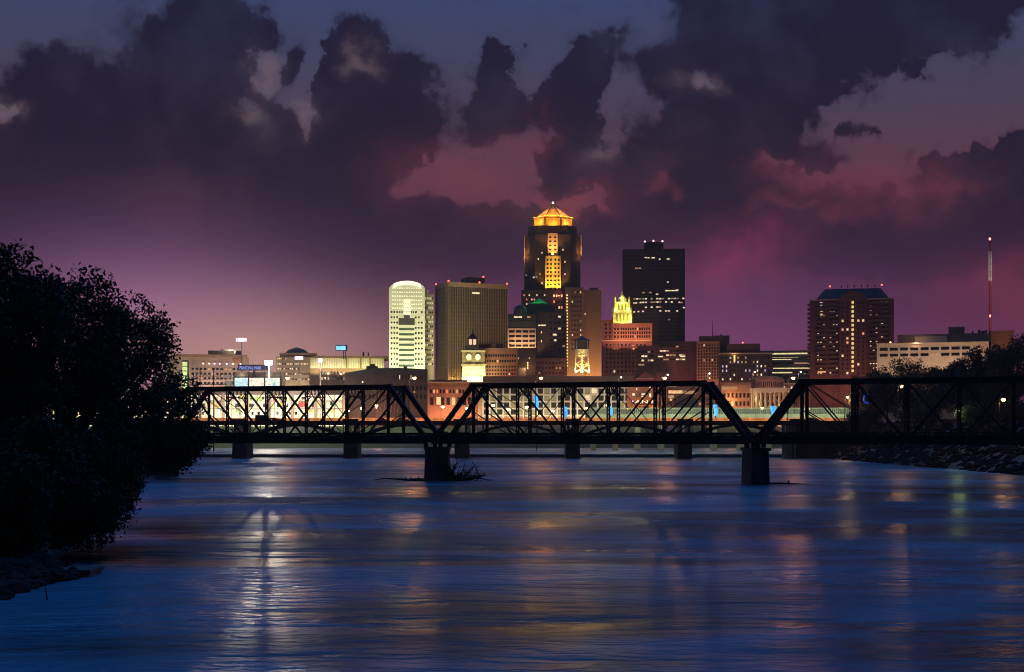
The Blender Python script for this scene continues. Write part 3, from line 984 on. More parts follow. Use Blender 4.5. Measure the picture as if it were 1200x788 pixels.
B.part('wall', granite, octo(615, 680.5, 275, None, 12))
B.part('shoulder', granite, octo(618.5, 676, 264, 275, 11, 1.5))
B.part('lower_block', granite, MB().box(B.lx(611), B.lx(660), B.ly(-6), B.ly(10), 0, B.lz(341)))
for a, c, p0, p1 in ((614.0, 619.2, 276, 300), (675.6, 681.5, 276, 300)):
    B.box('corner_pier', goldface, a, c, p0, p1, 8, 20)
B.box('edge_pier', goldface, 613.6, 615.6, 300, 342, 8.2, 12)
B.box('dormer_column', goldface, 642, 653.5, 273.5, 300, -1.5, 1)
B.box('central_column', goldface, 639, 657.5, 300, 342, -3.0, 1)
for i, px in enumerate((645, 650.6)):
    B.grid(px - 1.9, px + 1.9, 276, 300, 1, 5, .65, .35, -1.5, 0, pri=3)
B.grid(640, 647.6, 302.5, 341, 2, 8, .55, .42, -3.0, 0, pri=3)
B.grid(649, 656.6, 302.5, 341, 2, 8, .55, .42, -3.0, 0, pri=3)
B.grid(616, 618.6, 277, 300, 1, 5, .7, .4, 8, 0, pri=3)
B.grid(676.4, 680.4, 277, 300, 1, 5, .6, .4, 8, 0, pri=3)
gdk = mat('dark_window_recess', (.03, .022, .02), .4)
B.grid(627.5, 638.5, 284, 341, 5, 16, .62, .5, 0, .05, [LW[1], LW[2]], gdk)
B.grid(658.5, 668, 284, 341, 4, 16, .62, .5, 0, .05, [LW[1], LW[2]], gdk)
c_ = 12 * k
B.lface((B.lx(615) + .1, B.ly(0) + c_), (B.lx(615) + c_, B.ly(0) + .1), B.lz(341), B.lz(302), 4, 11, .6, .5, .06, [LW[1], LW[2]], gdk)
B.lface((B.lx(680.5) - c_, B.ly(0) + .1), (B.lx(680.5) - .1, B.ly(0) + c_), B.lz(341), B.lz(302), 4, 11, .6, .5, .04, [LW[1], LW[2]], gdk)
redw = emit('red_sign_window', (1, .22, .12), 1.0, .3)
B.grid(613, 640, 343.5, 364, 9, 4, .5, .35, -6, .35, [LW[0], redw, LW[1]])
B.grid(648, 660, 343.5, 364, 4, 3, .6, .4, -6, .55, [redw, redw, LW[1]])
B.flush()
# crown: octagonal drum and pyramid with ribs
cy = (B.ly(1.5) + 28.5 * k)
rx_ = 23.0 * k / math.cos(R(22.5))
CX = B.lx(648)
zd0, zd1, zap = B.lz(264), B.lz(252.5), B.lz(235.5)
B.part('crown_drum', copper, MB().lathe([(rx_, zd0), (rx_, zd1)], 8, (CX, cy, 0), R(22.5)))
zap = B.lz(234.3)
B.part('crown_ledge', copper, MB().lathe([(rx_ * 1.0, zd1), (rx_ * .88, zd1 + .5)], 8, (CX, cy, 0), R(22.5)))
B.part('crown_roof', copper, MB().lathe([(rx_ * .90, zd1 + .3), (.3, zap)], 8, (CX, cy, 0), R(22.5)))
for j in range(8):
    an = R(22.5 + 45 * j)
    dvx, dvy = math.cos(an), math.sin(an)
    mb = MB()
    mb.bar((CX + rx_ * .92 * dvx, cy + rx_ * .92 * dvy, zd1 + .2), (CX, cy, zap + .4), .42, .42)
    mb.bar((CX + rx_ * dvx, cy + rx_ * dvy, zd0), (CX + rx_ * dvx, cy + rx_ * dvy, zd1), .9, .9)
    B.part('crown_rib', dkmet, mb)
B.part('crown_cornice', copper, MB().lathe([(rx_ * 1.0, zd1 - .5), (rx_ * 1.04, zd1), (rx_ * 1.0, zd1 + .5)], 8, (CX, cy, 0), R(22.5)))
gw = emit('gold_window', (1, .62, .12), 1.3, .2)
for sx in (-1, 1):
    B.W.append((Vector((CX + sx * rx_ * .50, cy - rx_ * math.cos(R(22.5)) * (0.94 if False else 1.0) * .985 + 2.0, (zd0 + zd1) / 2 - .3)), R(45 * sx) * .35, 3.2, 4.6, gw, 3))
B.flush()
MB().lathe([(.3, 0), (.9, .6), (.6, 1.5), (.1, 1.9)], 8, (CX, cy, zap)).build('beacon', wht_l, B.root)
for j in range(8):
    an = R(45 * j)
    B.pl((CX + (rx_ + 2.2) * math.cos(an), cy + (rx_ + 2.2) * math.sin(an), zd0 + 1.0), 2600, (1, .50, .07), .3)
for j in range(8):
    an = R(22.5 + 45 * j)
    B.pl((CX + (rx_ + 1.6) * math.cos(an), cy + (rx_ + 1.6) * math.sin(an), zd1 + 2.0), 4200, (1, .50, .06), .12)
    an = R(45 * j)
    B.pl((CX + (rx_ * .97) * math.cos(an), cy + (rx_ * .97) * math.sin(an), zd1 + 1.6), 1500, (1, .50, .06), .1)
    B.pl((CX + (rx_ * .42 + 2.2) * math.cos(an), cy + (rx_ * .42 + 2.2) * math.sin(an), zd1 + (zap - zd1) * .56), 420, (1, .50, .06), .1)
for dx_ in (-5, 0, 5): B.spot((B.lx(648) + dx_, B.ly(-7.5), B.lz(342) + .5), (B.lx(648) + dx_ * .6, B.ly(-3), B.lz(318)), 12000, (1, .56, .05), 110, .3)
for dx_ in (-9, 0, 9): B.spot((B.lx(648) + dx_, B.ly(-16), B.lz(352)), (B.lx(648) + dx_ * .2, B.ly(-3), B.lz(310)), 62000, (1, .56, .07), 19, .3)
B.spot((B.lx(648), B.ly(-3.6), B.lz(300.5)), (B.lx(648), B.ly(-1.5), B.lz(286)), 5200, (1, .50, .18), 120, .3)
for sx in (-1, 1): B.spot((B.lx(648) + sx * 6, B.ly(-9), B.lz(297)), (B.lx(648), B.ly(-1.5), B.lz(284)), 9000, (1, .48, .2), 60, .2)
B.pl((B.lx(617) - 2, B.ly(5.0), B.lz(301)), 600, (1, .50, .18)); B.pl((B.lx(679) + 3, B.ly(5.0), B.lz(301)), 600, (1, .50, .18))
for a in (615.2, 679.8): B.spot((B.lx(a), B.ly(0), B.lz(303)), (B.lx(a), B.ly(8), B.lz(287)), 6500, (1, .5, .18), 55, .2)
B.pl((B.lx(613), B.ly(5.5), B.lz(344)), 500, (1, .62, .3)); B.pl((B.lx(655), B.ly(-10), B.lz(347)), 1000, (1, .2, .1))

# --- office block with a mansard roof and green light
B = Bld('mansard_office_block', 'dark brick office block with slate mansard roof glowing green at its peak', 595, 664, 960, 40)
B.box('wall', darkbrick, 628, 664, 366, None, 4)
B.box('stone_wing', buff, 595, 628, 385, None, 0, 34)
B.box('glass_storey', mat('greenish_glass', (.04, .05, .045), .3), 595.5, 628, 368, 385, .5, 34)
mb = MB(); q = B.lx; 
mb.frustum((q(613), q(651), B.ly(6), B.ly(34)), B.lz(366, 0), (q(619), q(645), B.ly(10), B.ly(30)), B.lz(354))
B.part('mansard_roof', slate, mb)
B.part('lantern_roof', verd, MB().frustum((q(622.5), q(642), B.ly(13), B.ly(27)), B.lz(354), (q(631), q(633), B.ly(19), B.ly(21)), B.lz(347.0)))
B.part('turret', mat('aged_copper', (.05, .085, .055), .7, var=.3), MB().lathe([(4.6, B.lz(372)), (4.6, B.lz(364)), (4.2, B.lz(361)), (3.0, B.lz(358.3)), (.5, B.lz(356.5))], 12, (q(609.5), B.ly(5), 0)))
B.grid(596, 627.5, 386, 408, 4, 4, .82, .48, 0, .04, None, glass)
B.grid(597, 627, 369, 385, 6, 3, .86, .36, .5, .10, [LW[2], LW[1]], mat('dull_glass', (.05, .055, .045), .2))
B.grid(629, 641, 367, 437, 8, 20, .7, .62, 4, .03, [LW[1]], mat('dull_glass', (.05, .055, .045), .2))
B.grid(643, 663, 368, 437, 4, 10, .6, .3, 4, .12, [LW[2], LW[1]])
B.one(635, 381.5, 9, 1.6, LW[1], 3.9); B.one(650, 392.5, 4.5, 2.2, LW[1], 3.9)
B.flush()
for a in (624, 632, 640): B.pl((q(a), B.ly(10.6), B.lz(354) + .9), 800, (.03, 1, .06), .15)
for a in (600, 612, 624): B.spot((q(a), B.ly(-9), B.lz(412)), (q(a), B.ly(0), B.lz(395)), 5000, (1, .6, .34), 120)

# --- beige slab tower in two halves
B = Bld('beige_slab_tower', 'plain olive brown slab tower beside a narrow wing dotted with lit windows', 662, 705, 1030, 36)
B.box('wall', olive, 684, 704.5, 340, None, 3)
B.box('wing', olive, 662, 684, 337, None, 0, 30)
B.box('penthouse', olive, 690, 700, 337.5, 340, 8, 24)
B.grid(669, 682, 340, 412, 4, 13, .4, .34, 0, .30, [LW[0], LW[1], LW[2]])
for j in range(24): B.one(664.6, 346 + j * 3.6, 1.5, 1.7, emit('amber_bulb', (1, .62, .2), 1.6, .3), -.1)
B.one(685.5, 368, 1.6, 1.8, LW[0], 2.9)
B.flush()
for a, pw in ((668, 26000), (694, 52000)): B.spot((B.lx(a), B.ly(-16), 20), (B.lx(a), B.ly(2), 60), pw, (1, .55, .22), 110)

# --- historic office block with floodlit spire
B = Bld('spired_office_block', 'old brick office block topped by a floodlit yellow gothic spire', 704, 764, 960, 34)
B.box('wall', redbrick, 706, 764, 399, None, 0)
B.box('upper_storeys', orangebrick, 718, 764, 379.5, 399, -.3, 34)
B.box('stone_wing', redbrick, 705, 718, 375, None, 1.5, 28)
parapet(B, orangebrick, 717.5, 764.5, 380, 2.4)
B.box('belt_course', buff, 705.5, 764.3, 398.6, 399.8, -.7, 34)
B.grid(727, 762, 383.5, 397, 13, 3, .6, .62, -.3, .02)
B.grid(719, 726, 383.5, 397, 2, 3, .5, .62, -.3, .02)
B.grid(707.5, 717, 378, 397, 2, 4, .45, .5, 1.5, .02)
B.grid(709, 762, 402, 438, 12, 7, .42, .5, 0, .02)
B.flush()
yel = mat('yellow_terracotta', (.60, .54, .25), .8, var=.2, scale=.3)
sx_, sy_ = B.lx(727.2, 14), B.ly(16)
zz = lambda py: B.lz(py, 14)
kk = (B.Y + 14) / F
mb = MB().box(sx_ - 10.2 * kk, sx_ + 10.2 * kk, sy_ - 6, sy_ + 6, zz(381), zz(366.5))
mb.box(sx_ - 8.2 * kk, sx_ + 8.2 * kk, sy_ - 4.8, sy_ + 4.8, zz(366.5), zz(354.5))
B.part('spire_base', yel, mb)
B.part('spire_lantern', yel, MB().lathe([(5.6 * kk, zz(354.5)), (5.4 * kk, zz(350)), (4.6 * kk, zz(349)), (2.6 * kk, zz(346.6)), (1.0 * kk, zz(344.6)), (.3 * kk, zz(341.2))], 8, (sx_, sy_, 0), R(22.5)))
for a in (-10.2, -8.2, 8.2, 10.2):
    for dy in (-5.6, 5.6):
        low = abs(a) > 9
        zt = zz(364.5) if low else zz(352.5)
        zb = zz(381) if low else zz(366.5)
        B.part('pinnacle', yel, MB().lathe([(.8, zb), (.8, zt), (.15, zt + 2.6)], 6, (sx_ + a * kk, sy_ + dy * (1 if low else .82), 0)))
for a in (-6, -2, 2, 6): B.W.append((Vector((sx_ + a * kk, sy_ - 6, zz(373))), 0, 1.0, 5.4, mat('gothic_opening', (.16, .15, .05), .8), 3))
for a in (-4, 0, 4): B.W.append((Vector((sx_ + a * kk, sy_ - 4.8, zz(360.5))), 0, 1.0, 4.0, mat('gothic_opening', (.16, .15, .05), .8), 3))
B.flush()
for (a, o, py, P) in ((-12, -10, 380, 2600), (12, -10, 380, 2600), (0, -11, 380, 2200), (-7, -6.2, 365, 520), (7, -6.2, 365, 520), (0, -7.5, 354.5, 1500), (-8, -4, 354, 900), (8, -4, 354, 900), (0, -4.5, 349.5, 500)):
    B.pl((sx_ + a * kk, sy_ + o, zz(py) + .6), P, (1, .92, .25), .2)
B.pl((B.lx(750, 14), B.ly(12), B.lz(378.4)), 900, (1, .7, .35), .2); B.pl((B.lx(740, 14), B.ly(6), B.lz(378.4)), 500, (1, .7, .35), .2)
B.pl((B.lx(709.5), B.ly(2.5), B.lz(374)), 300, (1, .8, .4), .2)
for a, P in ((722, 9000), (742, 9000), (760, 6000)): B.spot((B.lx(a), B.ly(-14), B.lz(406)), (B.lx(a), B.ly(0), B.lz(389)), P, (1, .42, .24), 100)
for a in (712, 735, 758): B.pl((B.lx(a), B.ly(-18), 10), 4000, (1, .45, .3))

# --- dark glass tower
B = Bld('dark_glass_tower', 'near black office tower with a small roof block and two bright lit floors', 729, 803, 1040, 36)
dkg = mat('black_facade', (.022, .007, .006), .5, .1, var=.25, scale=.06, streak=True)
B.box('wall', dkg, 729.5, 802.5, 292, None, 0)
B.box('roof_block', dkg, 753.5, 776, 284, 292, 8, 26)
pl_ = [(B.lx(742), B.ly(-1)), (B.lx(752), B.ly(-6)), (B.lx(772), B.ly(-8.5)), (B.lx(792), B.ly(-6)), (B.lx(802.3), B.ly(-1)), (B.lx(802.3), B.ly(.2)), (B.lx(742), B.ly(.2))]
mb = MB(); n = len(pl_)
mb.v = [(x, y, 0) for x, y in pl_] + [(x, y, B.lz(355)) for x, y in pl_]
mb.f = [(i, (i + 1) % n, n + (i + 1) % n, n + i) for i in range(n)] + [tuple(n + i for i in range(n))]; mb.mi = [0] * len(mb.f)
B.part('bow_front', dkg, mb)
bnd = mat('dark_spandrel', (.055, .033, .035), .5)
mb = MB()
for j in range(20):
    z = B.lz(360 + j * 4.2)
    for i in range(4):
        (x0, y0), (x1, y1) = pl_[i], pl_[i + 1]
        nx_, ny_ = (y1 - y0), -(x1 - x0); L_ = math.hypot(nx_, ny_); nx_, ny_ = nx_ / L_ * .2, ny_ / L_ * .2
        mb.quad((x0 + nx_, y0 + ny_, z), (x1 + nx_, y1 + ny_, z), (x1 + nx_, y1 + ny_, z + .9), (x0 + nx_, y0 + ny_, z + .9))
B.part('spandrel_bands', bnd, mb)
pink = emit('pinkish_window', (1, .62, .55), .8, .5)
for (z, li) in ((350.5, .75), (355.6, .85), (361.5, .3), (366, .28), (371, .1), (376, .06)):
    for i in range(4):
        a, c = pl_[i], pl_[i + 1]
        if z < 355: a, c = (a[0], B.ly(0) - .1), (c[0], B.ly(0) - .1)
        nn = max(2, int(math.hypot(c[0] - a[0], c[1] - a[1]) / 1.9))
        B.lface((a[0], a[1] - .25), (c[0], c[1] - .25), B.lz(z) - .5, B.lz(z) + .7, nn, 1, .75, .8, li, [pink, LW[1], LW[2]], gdk)
for (a, y_, w) in ((757, 302, 3), (760, 302.3, 2), (765.5, 302.4, 4), (773, 304, 2), (783, 304, 3.5), (782.5, 331, 2), (787, 341, 15), (793.5, 340.3, 2.5), (770, 345, 3)):
    B.one(a, y_, w, 1.3, LW[1], -.1)
B.grid(732, 800, 296, 345, 17, 12, .8, .4, 0, .008, [LW[2]], gdk)
for a, y_ in ((754.5, 283.2), (764.5, 282.5), (775, 283.2)): B.beacon(a, y_, 8, emit('pink_beacon', (1, .7, .65), 3), .7)
B.flush()
B.spot((B.lx(744), B.ly(-22), 10), (B.lx(744), B.ly(0), 90), 60000, (1, .30, .18), 110)  # red spot added to tint the dark facade redder

# --- mid-rise blocks in front of the dark tower
B = Bld('banded_office_block', 'low dark office block with white lit window bands before the dark tower', 747, 815, 900, 30)
B.box('wall', maroon, 747, 793, 405, None, 0)
B.box('rear_block', maroon, 772, 816, 400.5, None, 6, 30)
B.grid(748, 766, 410, 430, 5, 4, .86, .4, 0, .45, [LW[1], LW[2]])
B.grid(773, 803, 404, 424, 8, 4, .86, .32, -.05, .35, [LW[2], LW[2], LW[1]])
for a in (774, 800): B.one(a, 418, 6, 1.6, LW[1], -.2)
B.flush()
B.pl((B.lx(800), B.ly(-12), 14), 5000, (1, .35, .25)); B.pl((B.lx(760), B.ly(-12), 14), 2500, (1, .5, .3))

B = Bld('brick_hotel', 'lit brick hotel with rows of small windows right of the dark tower', 815, 856, 880, 34)
B.box('wall', orangebrick, 816.5, 843, 400, None, 0)
B.box('rear_wing', redbrick, 832, 852, 393.5, None, 10, 34)
B.box('roof_storey', maroon, 818, 850, 394, 401, 4, 30)
B.grid(817.5, 842.5, 403, 445, 8, 12, .5, .58, 0, .06)
for a, h in ((831.5, 396), (843, 392.8)): B.box('vent_stack', dkmet, a - 1, a + 1, h - 1, 395, 8, 11)
B.flush()
for a in (820, 831, 842): B.spot((B.lx(a), B.ly(-13), 6), (B.lx(a), B.ly(0), 30), 11000, (1, .50, .28), 110)
tag(MB().tube([(X(835, 900), 900, Z(394, 900)), (X(835, 900), 900, Z(376, 900))], [.25, .1], 6).build('roof_antenna', dkmet), 'thin bare antenna mast on the lit brick hotel roof', 'antenna')

B = Bld('dark_brick_block', 'dark brick block with a pale cornice and scattered lit windows', 842, 905, 860, 34)
B.box('wall', darkbrick, 842.5, 904.5, 413, None, 0)
parapet(B, buff, 842.3, 904.8, 414.3, 1.6)
B.box('rear_wing', maroon, 850, 888, 403, 413, 8, 30)
B.box('rear_step', maroon, 888, 904, 411.5, 413, 8, 30)
B.grid(845, 903, 417, 447, 13, 6, .36, .5, 0, .36, [LW[1], LW[2], LW[2], emit('violet_window', (.9, .72, 1), .5, .3)])
B.one(861, 420, 2.0, 8, emit('sign_yellow', (1, .7, .2), 1.1, .2), -.3)
B.beacon(868, 401.8, 8, red_l, .6)
B.flush()
B.pl((B.lx(860.5), B.ly(-2.5), B.lz(414.5)), 260, (1, .6, .2), .2)
for a in (856, 890): B.pl((B.lx(a), B.ly(-15), 12), 3000, (1, .4, .25))

B = Bld('parking_garage', 'open parking garage with yellow lit deck strips beside the brown apartment tower', 903, 952, 880, 40)
B.box('core', mat('garage_inside', (.10, .08, .07), .9), 904, 951, 411, None, 1.5, 40)
for j in range(7):
    B.box('deck_band', taupe, 903.5, 951.5, 411.5 + j * 5.2, 413.6 + j * 5.2, 0, 40.3)
yl = emit('garage_light', (1, .82, .42), .9, .4)
for (a, c, y_) in ((904, 950, 414.6), (904, 935, 418.3), (904, 927, 421.8), (906, 950, 432), (904, 928, 437), (930, 950, 426)):
    B.one((a + c) / 2, y_, c - a, 1.6, yl if y_ != 426 else LW[2], 1.3)
B.flush()
B.box('stair_tower', taupe, 944, 950, 405.5, 411.5, 5, 14)

# --- brown apartment tower
B = Bld('apartment_tower', 'tall brown brick apartment tower with dark hipped roof and a lit stair column', 950, 1046, 760, 40)
B.box('wall', brownbrick, 950, 1046, 351, None, 0)
B.box('bay', brownbrick, 985, 1016, 346.5, None, -2, 6)
B.box('gable_step', brownbrick, 990, 1012, 343.5, 346.5, -2, 6)
B.box('gable', brownbrick, 994, 1007, 341, 343.5, -2, 6)
B.box('cornice', buff, 949.6, 1046.4, 350.2, 351.6, -.6, 40.5)
mb = MB().frustum((B.lx(957.5), B.lx(1040.5), B.ly(1.5), B.ly(38)), B.lz(350.2), (B.lx(967), B.lx(1031), B.ly(9), B.ly(30)), B.lz(336.5))
B.part('hipped_roof', slate, mb)
for a in (980, 987, 995, 1003, 1010, 1018): B.box('roof_vent', dkmet, a - .6, a + .6, 334.6, 337, 12, 13)
B.beacon(968.5, 335.4, 9, red_l, .55); B.beacon(1027.5, 335.0, 9, red_l, .55)
for j in range(16): B.one(1000.3, 354.5 + j * 5.35, 2.6, 3.0, emit('stair_window', (1, .72, .30), .85, .3), -2.1)
for (a, c) in ((957, 969), (971.5, 983), (1018, 1028), (1030, 1040)):
    for j in range(17):
        z = B.lz(356.5 + j * 5.2); mb = MB()
        mb.box(B.lx(a), B.lx(c), B.ly(-1.1), B.ly(.05), z - .2, z)
        mb.box(B.lx(a), B.lx(c), B.ly(-1.1), B.ly(-1.02), z - .01, z + .9)
        B.part('balcony', mat('balcony_concrete', (.12, .075, .065), .8), mb)

wa = [LW[1], LW[0], LW[1], emit('orange_window', (1, .45, .2), .8, .3)]
B.grid(958, 968, 353, 440, 3, 17, .5, .5, 0, .28, wa, gdk); B.grid(972, 983, 353, 440, 3, 17, .5, .5, 0, .30, wa, gdk)
B.grid(986, 997, 353, 440, 2, 17, .4, .5, -2, .08, wa, gdk); B.grid(1004, 1015, 353, 440, 2, 17, .4, .5, -2, .12, wa, gdk)
B.grid(1018, 1028, 353, 440, 3, 17, .5, .5, 0, .30, wa, gdk); B.grid(1030, 1040, 353, 440, 2, 17, .5, .5, 0, .22, wa, gdk)
for a in (961, 964, 967): B.one(a, 434.5, 3.0, 4.0, emit('orange_window', (1, .45, .2), .8, .3), -.2)
B.one(963.6, 366.5, 3.4, 4.6, LW[0], -.2); B.one(963.3, 355.5, 2.6, 3.6, LW[1], -.2)
B.flush()
for j in range(16): B.part('side_balcony', mat('balcony_concrete', (.12, .075, .065), .8), MB().box(B.lx(950) - 1.3, B.lx(950), B.ly(2), B.ly(10), B.lz(356.5 + j * 5.2) - .2, B.lz(356.5 + j * 5.2) + .9))
for a in (962, 1000, 1035): B.spot((B.lx(a), B.ly(-26), 8), (B.lx(a), B.ly(0), 36), 7500, (1, .36, .27), 110)
B.pl((B.lx(1046) + 10, B.ly(16), 34), 4200, (1, .42, .2))

# --- pale office block at right
B = Bld('pale_office_block', 'long cream office block with two rows of grouped windows above the right trees', 1030, 1182, 640, 34)
B.box('wall', white, 1030, 1156, 402, None, 0)
B.box('setback_storey', taupe, 1049, 1157, 391.5, 402, 6, 34)
B.box('setback_panel', white, 1069, 1105, 394, 401.5, 5.6, 6)
B.box('roof_plant', taupe, 1103.5, 1121.5, 383.5, 391.5, 10, 24)
B.box('stair_block', orangebrick, 1156, 1181, 389, None, 3, 30)
for i, a in enumerate((1131, 1138, 1141.5, 1146, 1150)): B.box('roof_vent', dkmet, a, a + 1.8 + i % 3, 389 - i % 2, 391.5, 8, 12)
for j in range(2):
    for i in range(9):
        B.one(1038 + i * 11.6, 408.6 + j * 7.0, 9.0, 3.2, glass if rnd.random() < .85 else LW[2], -.05)
B.box('parapet', white, 1029.6, 1156.3, 401.2, 402.6, -.4, 34.2)
B.beacon(1044, 400.3, 2, emit('roof_lamp', (1, .6, .35), 3), .45)
B.flush()
for a in (1040, 1075, 1110, 1145): B.spot((B.lx(a), B.ly(-16), 16), (B.lx(a), B.ly(0), 36), 4200, (1, .64, .42), 120)
B.spot((B.lx(1172), B.ly(-14), 14), (B.lx(1170), B.ly(3), 44), 3200, (1, .45, .12), 110)
B.pl((B.lx(1075), B.ly(-1), B.lz(400)), 300, (1, .6, .4), .2)

# --- radio mast
MY = 800
mz = lambda py: Z(py, MY)
rm = empty('radio_mast', (X(1160, MY), MY, G), 'tall red lattice radio mast lit white near its top at far right', 'mast')
redp = mat('red_mast_paint', (.35, .06, .04), .6); whp = mat('lit_mast_white', (.8, .75, .65), .6)  # white light on the upper stretch is put into its colour
q0 = Vector((X(1160, MY), MY, 0))


def mast(nm, m, py0, py1, hw, hole=False):
    mb = MB(); z0, z1 = mz(py0), mz(py1); nb = max(2, int((z1 - z0) / (hw * 2.6)))
    cs = [Vector((math.cos(a), math.sin(a), 0)) * hw for a in (R(90), R(210), R(330))]
    for c in cs: mb.bar(q0 + c + Vector((0, 0, z0)), q0 + c + Vector((0, 0, z1)), .22, .22)
    for i in range(nb):
        a, c = z0 + (z1 - z0) * i / nb, z0 + (z1 - z0) * (i + 1) / nb
        for j in range(3):
            u, v = cs[j], cs[(j + 1) % 3]
            mb.bar(q0 + u + Vector((0, 0, a)), q0 + v + Vector((0, 0, c)), .14, .14)
            mb.bar(q0 + u + Vector((0, 0, c)), q0 + v + Vector((0, 0, c)), .12, .12)
    return mb.build(nm, m, rm, tuple(rm.location))


mast('lower_section', redp, 500, 329, .85); mast('lit_section', whp, 329, 295, .8); mast('top_section', redp, 295, 282, .5)
for py in (280.5, 370.8):
    MB().lathe([(.3, -.6), (.7, 0), (.5, .6), (.1, .9)], 8, (0, 0, mz(py) - G)).build('beacon', emit('mast_beacon', (1, .25, .22), 4), rm)
MB().lathe([(1.2, -.1), (1.2, .1)], 8, (0, 0, mz(371.5) - G)).build('platform', redp, rm)
for py, P, c in ((327, 200, WHT), (312, 150, WHT), (300, 120, WHT), (372, 90, (1, .3, .25)), (340, 120, (1, .4, .2)), (356, 120, (1, .4, .2)), (380, 120, (1, .4, .2))):
    point((q0.x - 2.4, MY - 3.0, mz(py)), P, c, .15, None)
    point((q0.x + 2.4, MY - 2.6, mz(py + 4)), P, c, .15, None)

# ------------------------------------------------------------------ courthouse clock tower
B = Bld('clock_tower', 'stone courthouse clock tower with glowing clock faces and a brightly floodlit base', 541, 569, 900, 14, k=1.0)
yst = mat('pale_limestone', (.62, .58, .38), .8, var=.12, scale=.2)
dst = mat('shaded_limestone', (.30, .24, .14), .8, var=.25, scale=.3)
B.part('base', yst, MB().frustum((B.lx(539), B.lx(571), B.ly(0), B.ly(14)), 0, (B.lx(542), B.lx(568.5), B.ly(1), B.ly(13)), B.lz(429)))
B.box('cornice', dst, 540.5, 569.5, 426.8, 429, .2, 14)
B.box('clock_stage', dst, 541.5, 568, 412, 426.8, 1.2, 13)
B.box('stage_cornice', yst, 540.6, 568.8, 410.6, 412.4, .6, 13.6)
B.box('belfry_base', dst, 546, 561, 405.5, 410.6, 3.2, 11)
pk = emit('lantern_glow', (1, .62, .42), 1.1, .2)
B.box('lantern', dst, 549.2, 558.8, 396.5, 405.5, 4.2, 9.6)
B.one(551.6, 401, 3.2, 6.2, pk, 4.1); B.one(556.4, 401, 3.2, 6.2, pk, 4.1)
q = B.lx
B.part('spire', slate, MB().frustum((q(547.8), q(560.2), B.ly(3.4), B.ly(10.4)), B.lz(396.7), (q(552.6), q(555.4), B.ly(6.2), B.ly(7.6)), B.lz(390.5)).frustum((q(553.2), q(554.8), B.ly(6.5), B.ly(7.3)), B.lz(390.5), (q(553.9), q(554.1), B.ly(6.8), B.ly(7.0)), B.lz(385)))
clk = emit('clock_glow', (1, .95, .50), 1.5)
for a in (549.5, 560):
    c = B.pt(a, 418.7, 1.0)
    mb = MB(); kx = 2.7 * B.Y / F
    n = 24
    mb.v = [(c[0] + kx * math.cos(2 * math.pi * i / n), c[1], c[2] + kx * 1.18 * math.sin(2 * math.pi * i / n)) for i in range(n)] + [(c[0] + kx * math.cos(2 * math.pi * i / n), c[1] + .4, c[2] + kx * 1.18 * math.sin(2 * math.pi * i / n)) for i in range(n)]
    mb.f = [tuple(range(n))] + [((i + 1) % n, i, n + i, n + (i + 1) % n) for i in range(n)]; mb.mi = [0] * len(mb.f)
    cf = B.part('clock_face', clk, mb)
    mb = MB()
    mb.bar((c[0], c[1] - .12, c[2] - .1), (c[0] + .2, c[1] - .12, c[2] + 1.35), .14, .1)
    mb.bar((c[0], c[1] - .12, c[2]), (c[0] - .95, c[1] - .12, c[2] - .3), .16, .1)
    mb.build('clock_hands', dkmet, cf)
    ring = MB()
    for i in range(n):
        a0, a1 = 2 * math.pi * i / n, 2 * math.pi * (i + 1) / n
        ring.bar((c[0] + kx * 1.18 * math.cos(a0), c[1] - .1, c[2] + kx * 1.36 * math.sin(a0)), (c[0] + kx * 1.18 * math.cos(a1), c[1] - .1, c[2] + kx * 1.36 * math.sin(a1)), .35, .35)
    ring.build('clock_rim', yst, cf)
for i, a in enumerate((546.5, 548.6, 550.7, 557.8, 559.9, 562, 564)): B.one(a, 440.3, 1.1, 1.4, mat('base_opening', (.2, .18, .08), .8), .35)
B.flush()
for a in (543, 555, 567): B.spot((B.lx(a), B.ly(-9), B.lz(452)), (B.lx(a), B.ly(1), B.lz(434)), 15000, (1, .95, .45), 110)
for a in (541.5, 568.5): B.pl((B.lx(a), B.ly(-1.2), B.lz(426)), 170, (1, .8, .35), .15)
B.pl((B.lx(555), B.ly(-1.6), B.lz(427)), 120, (1, .8, .35), .15)

# ------------------------------------------------------------------ floodlit water tank
TY = 880
tk = empty('water_tank', (X(682, TY), TY, Z(437, TY)), 'old rooftop water tank on splayed legs with brightly lit bowl and dark conical roof', 'water tank')
TO = tuple(tk.location)
k = TY / F
tz = lambda py: Z(py, TY)
cx_ = X(682, TY)
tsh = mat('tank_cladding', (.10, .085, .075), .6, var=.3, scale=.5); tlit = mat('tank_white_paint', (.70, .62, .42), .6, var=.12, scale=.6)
MB().lathe([(8.4 * k, tz(410)), (8.6 * k, tz(399.5))], 16, (cx_, TY, 0)).build('tank_shell', tsh, tk, TO)
MB().lathe([(10 * k, tz(399.5)), (9.6 * k, tz(398.8)), (4 * k, tz(396.2)), (.4 * k, tz(393.8))], 16, (cx_, TY, 0)).build('tank_roof', slate, tk, TO)
MB().lathe([(1.6 * k, tz(419)), (5.4 * k, tz(416.4)), (7.6 * k, tz(412.8)), (8.6 * k, tz(410))], 16, (cx_, TY, 0)).build('tank_bowl', tlit, tk, TO)
MB().lathe([(1.7 * k, tz(437)), (1.4 * k, tz(419))], 10, (cx_, TY, 0)).build('riser_pipe', tlit, tk, TO)
for an in (45, 135, 225, 315):
    a = R(an)
    f0 = Vector((cx_ + 11.5 * k * math.cos(a), TY + 11.5 * k * math.sin(a), tz(437))); f1 = Vector((cx_ + 8.8 * k * math.cos(a), TY + 8.8 * k * math.sin(a), tz(399.5)))
    MB().bar(f0, f1, .38, .38).build('leg', tlit, tk, TO)
mb = MB()
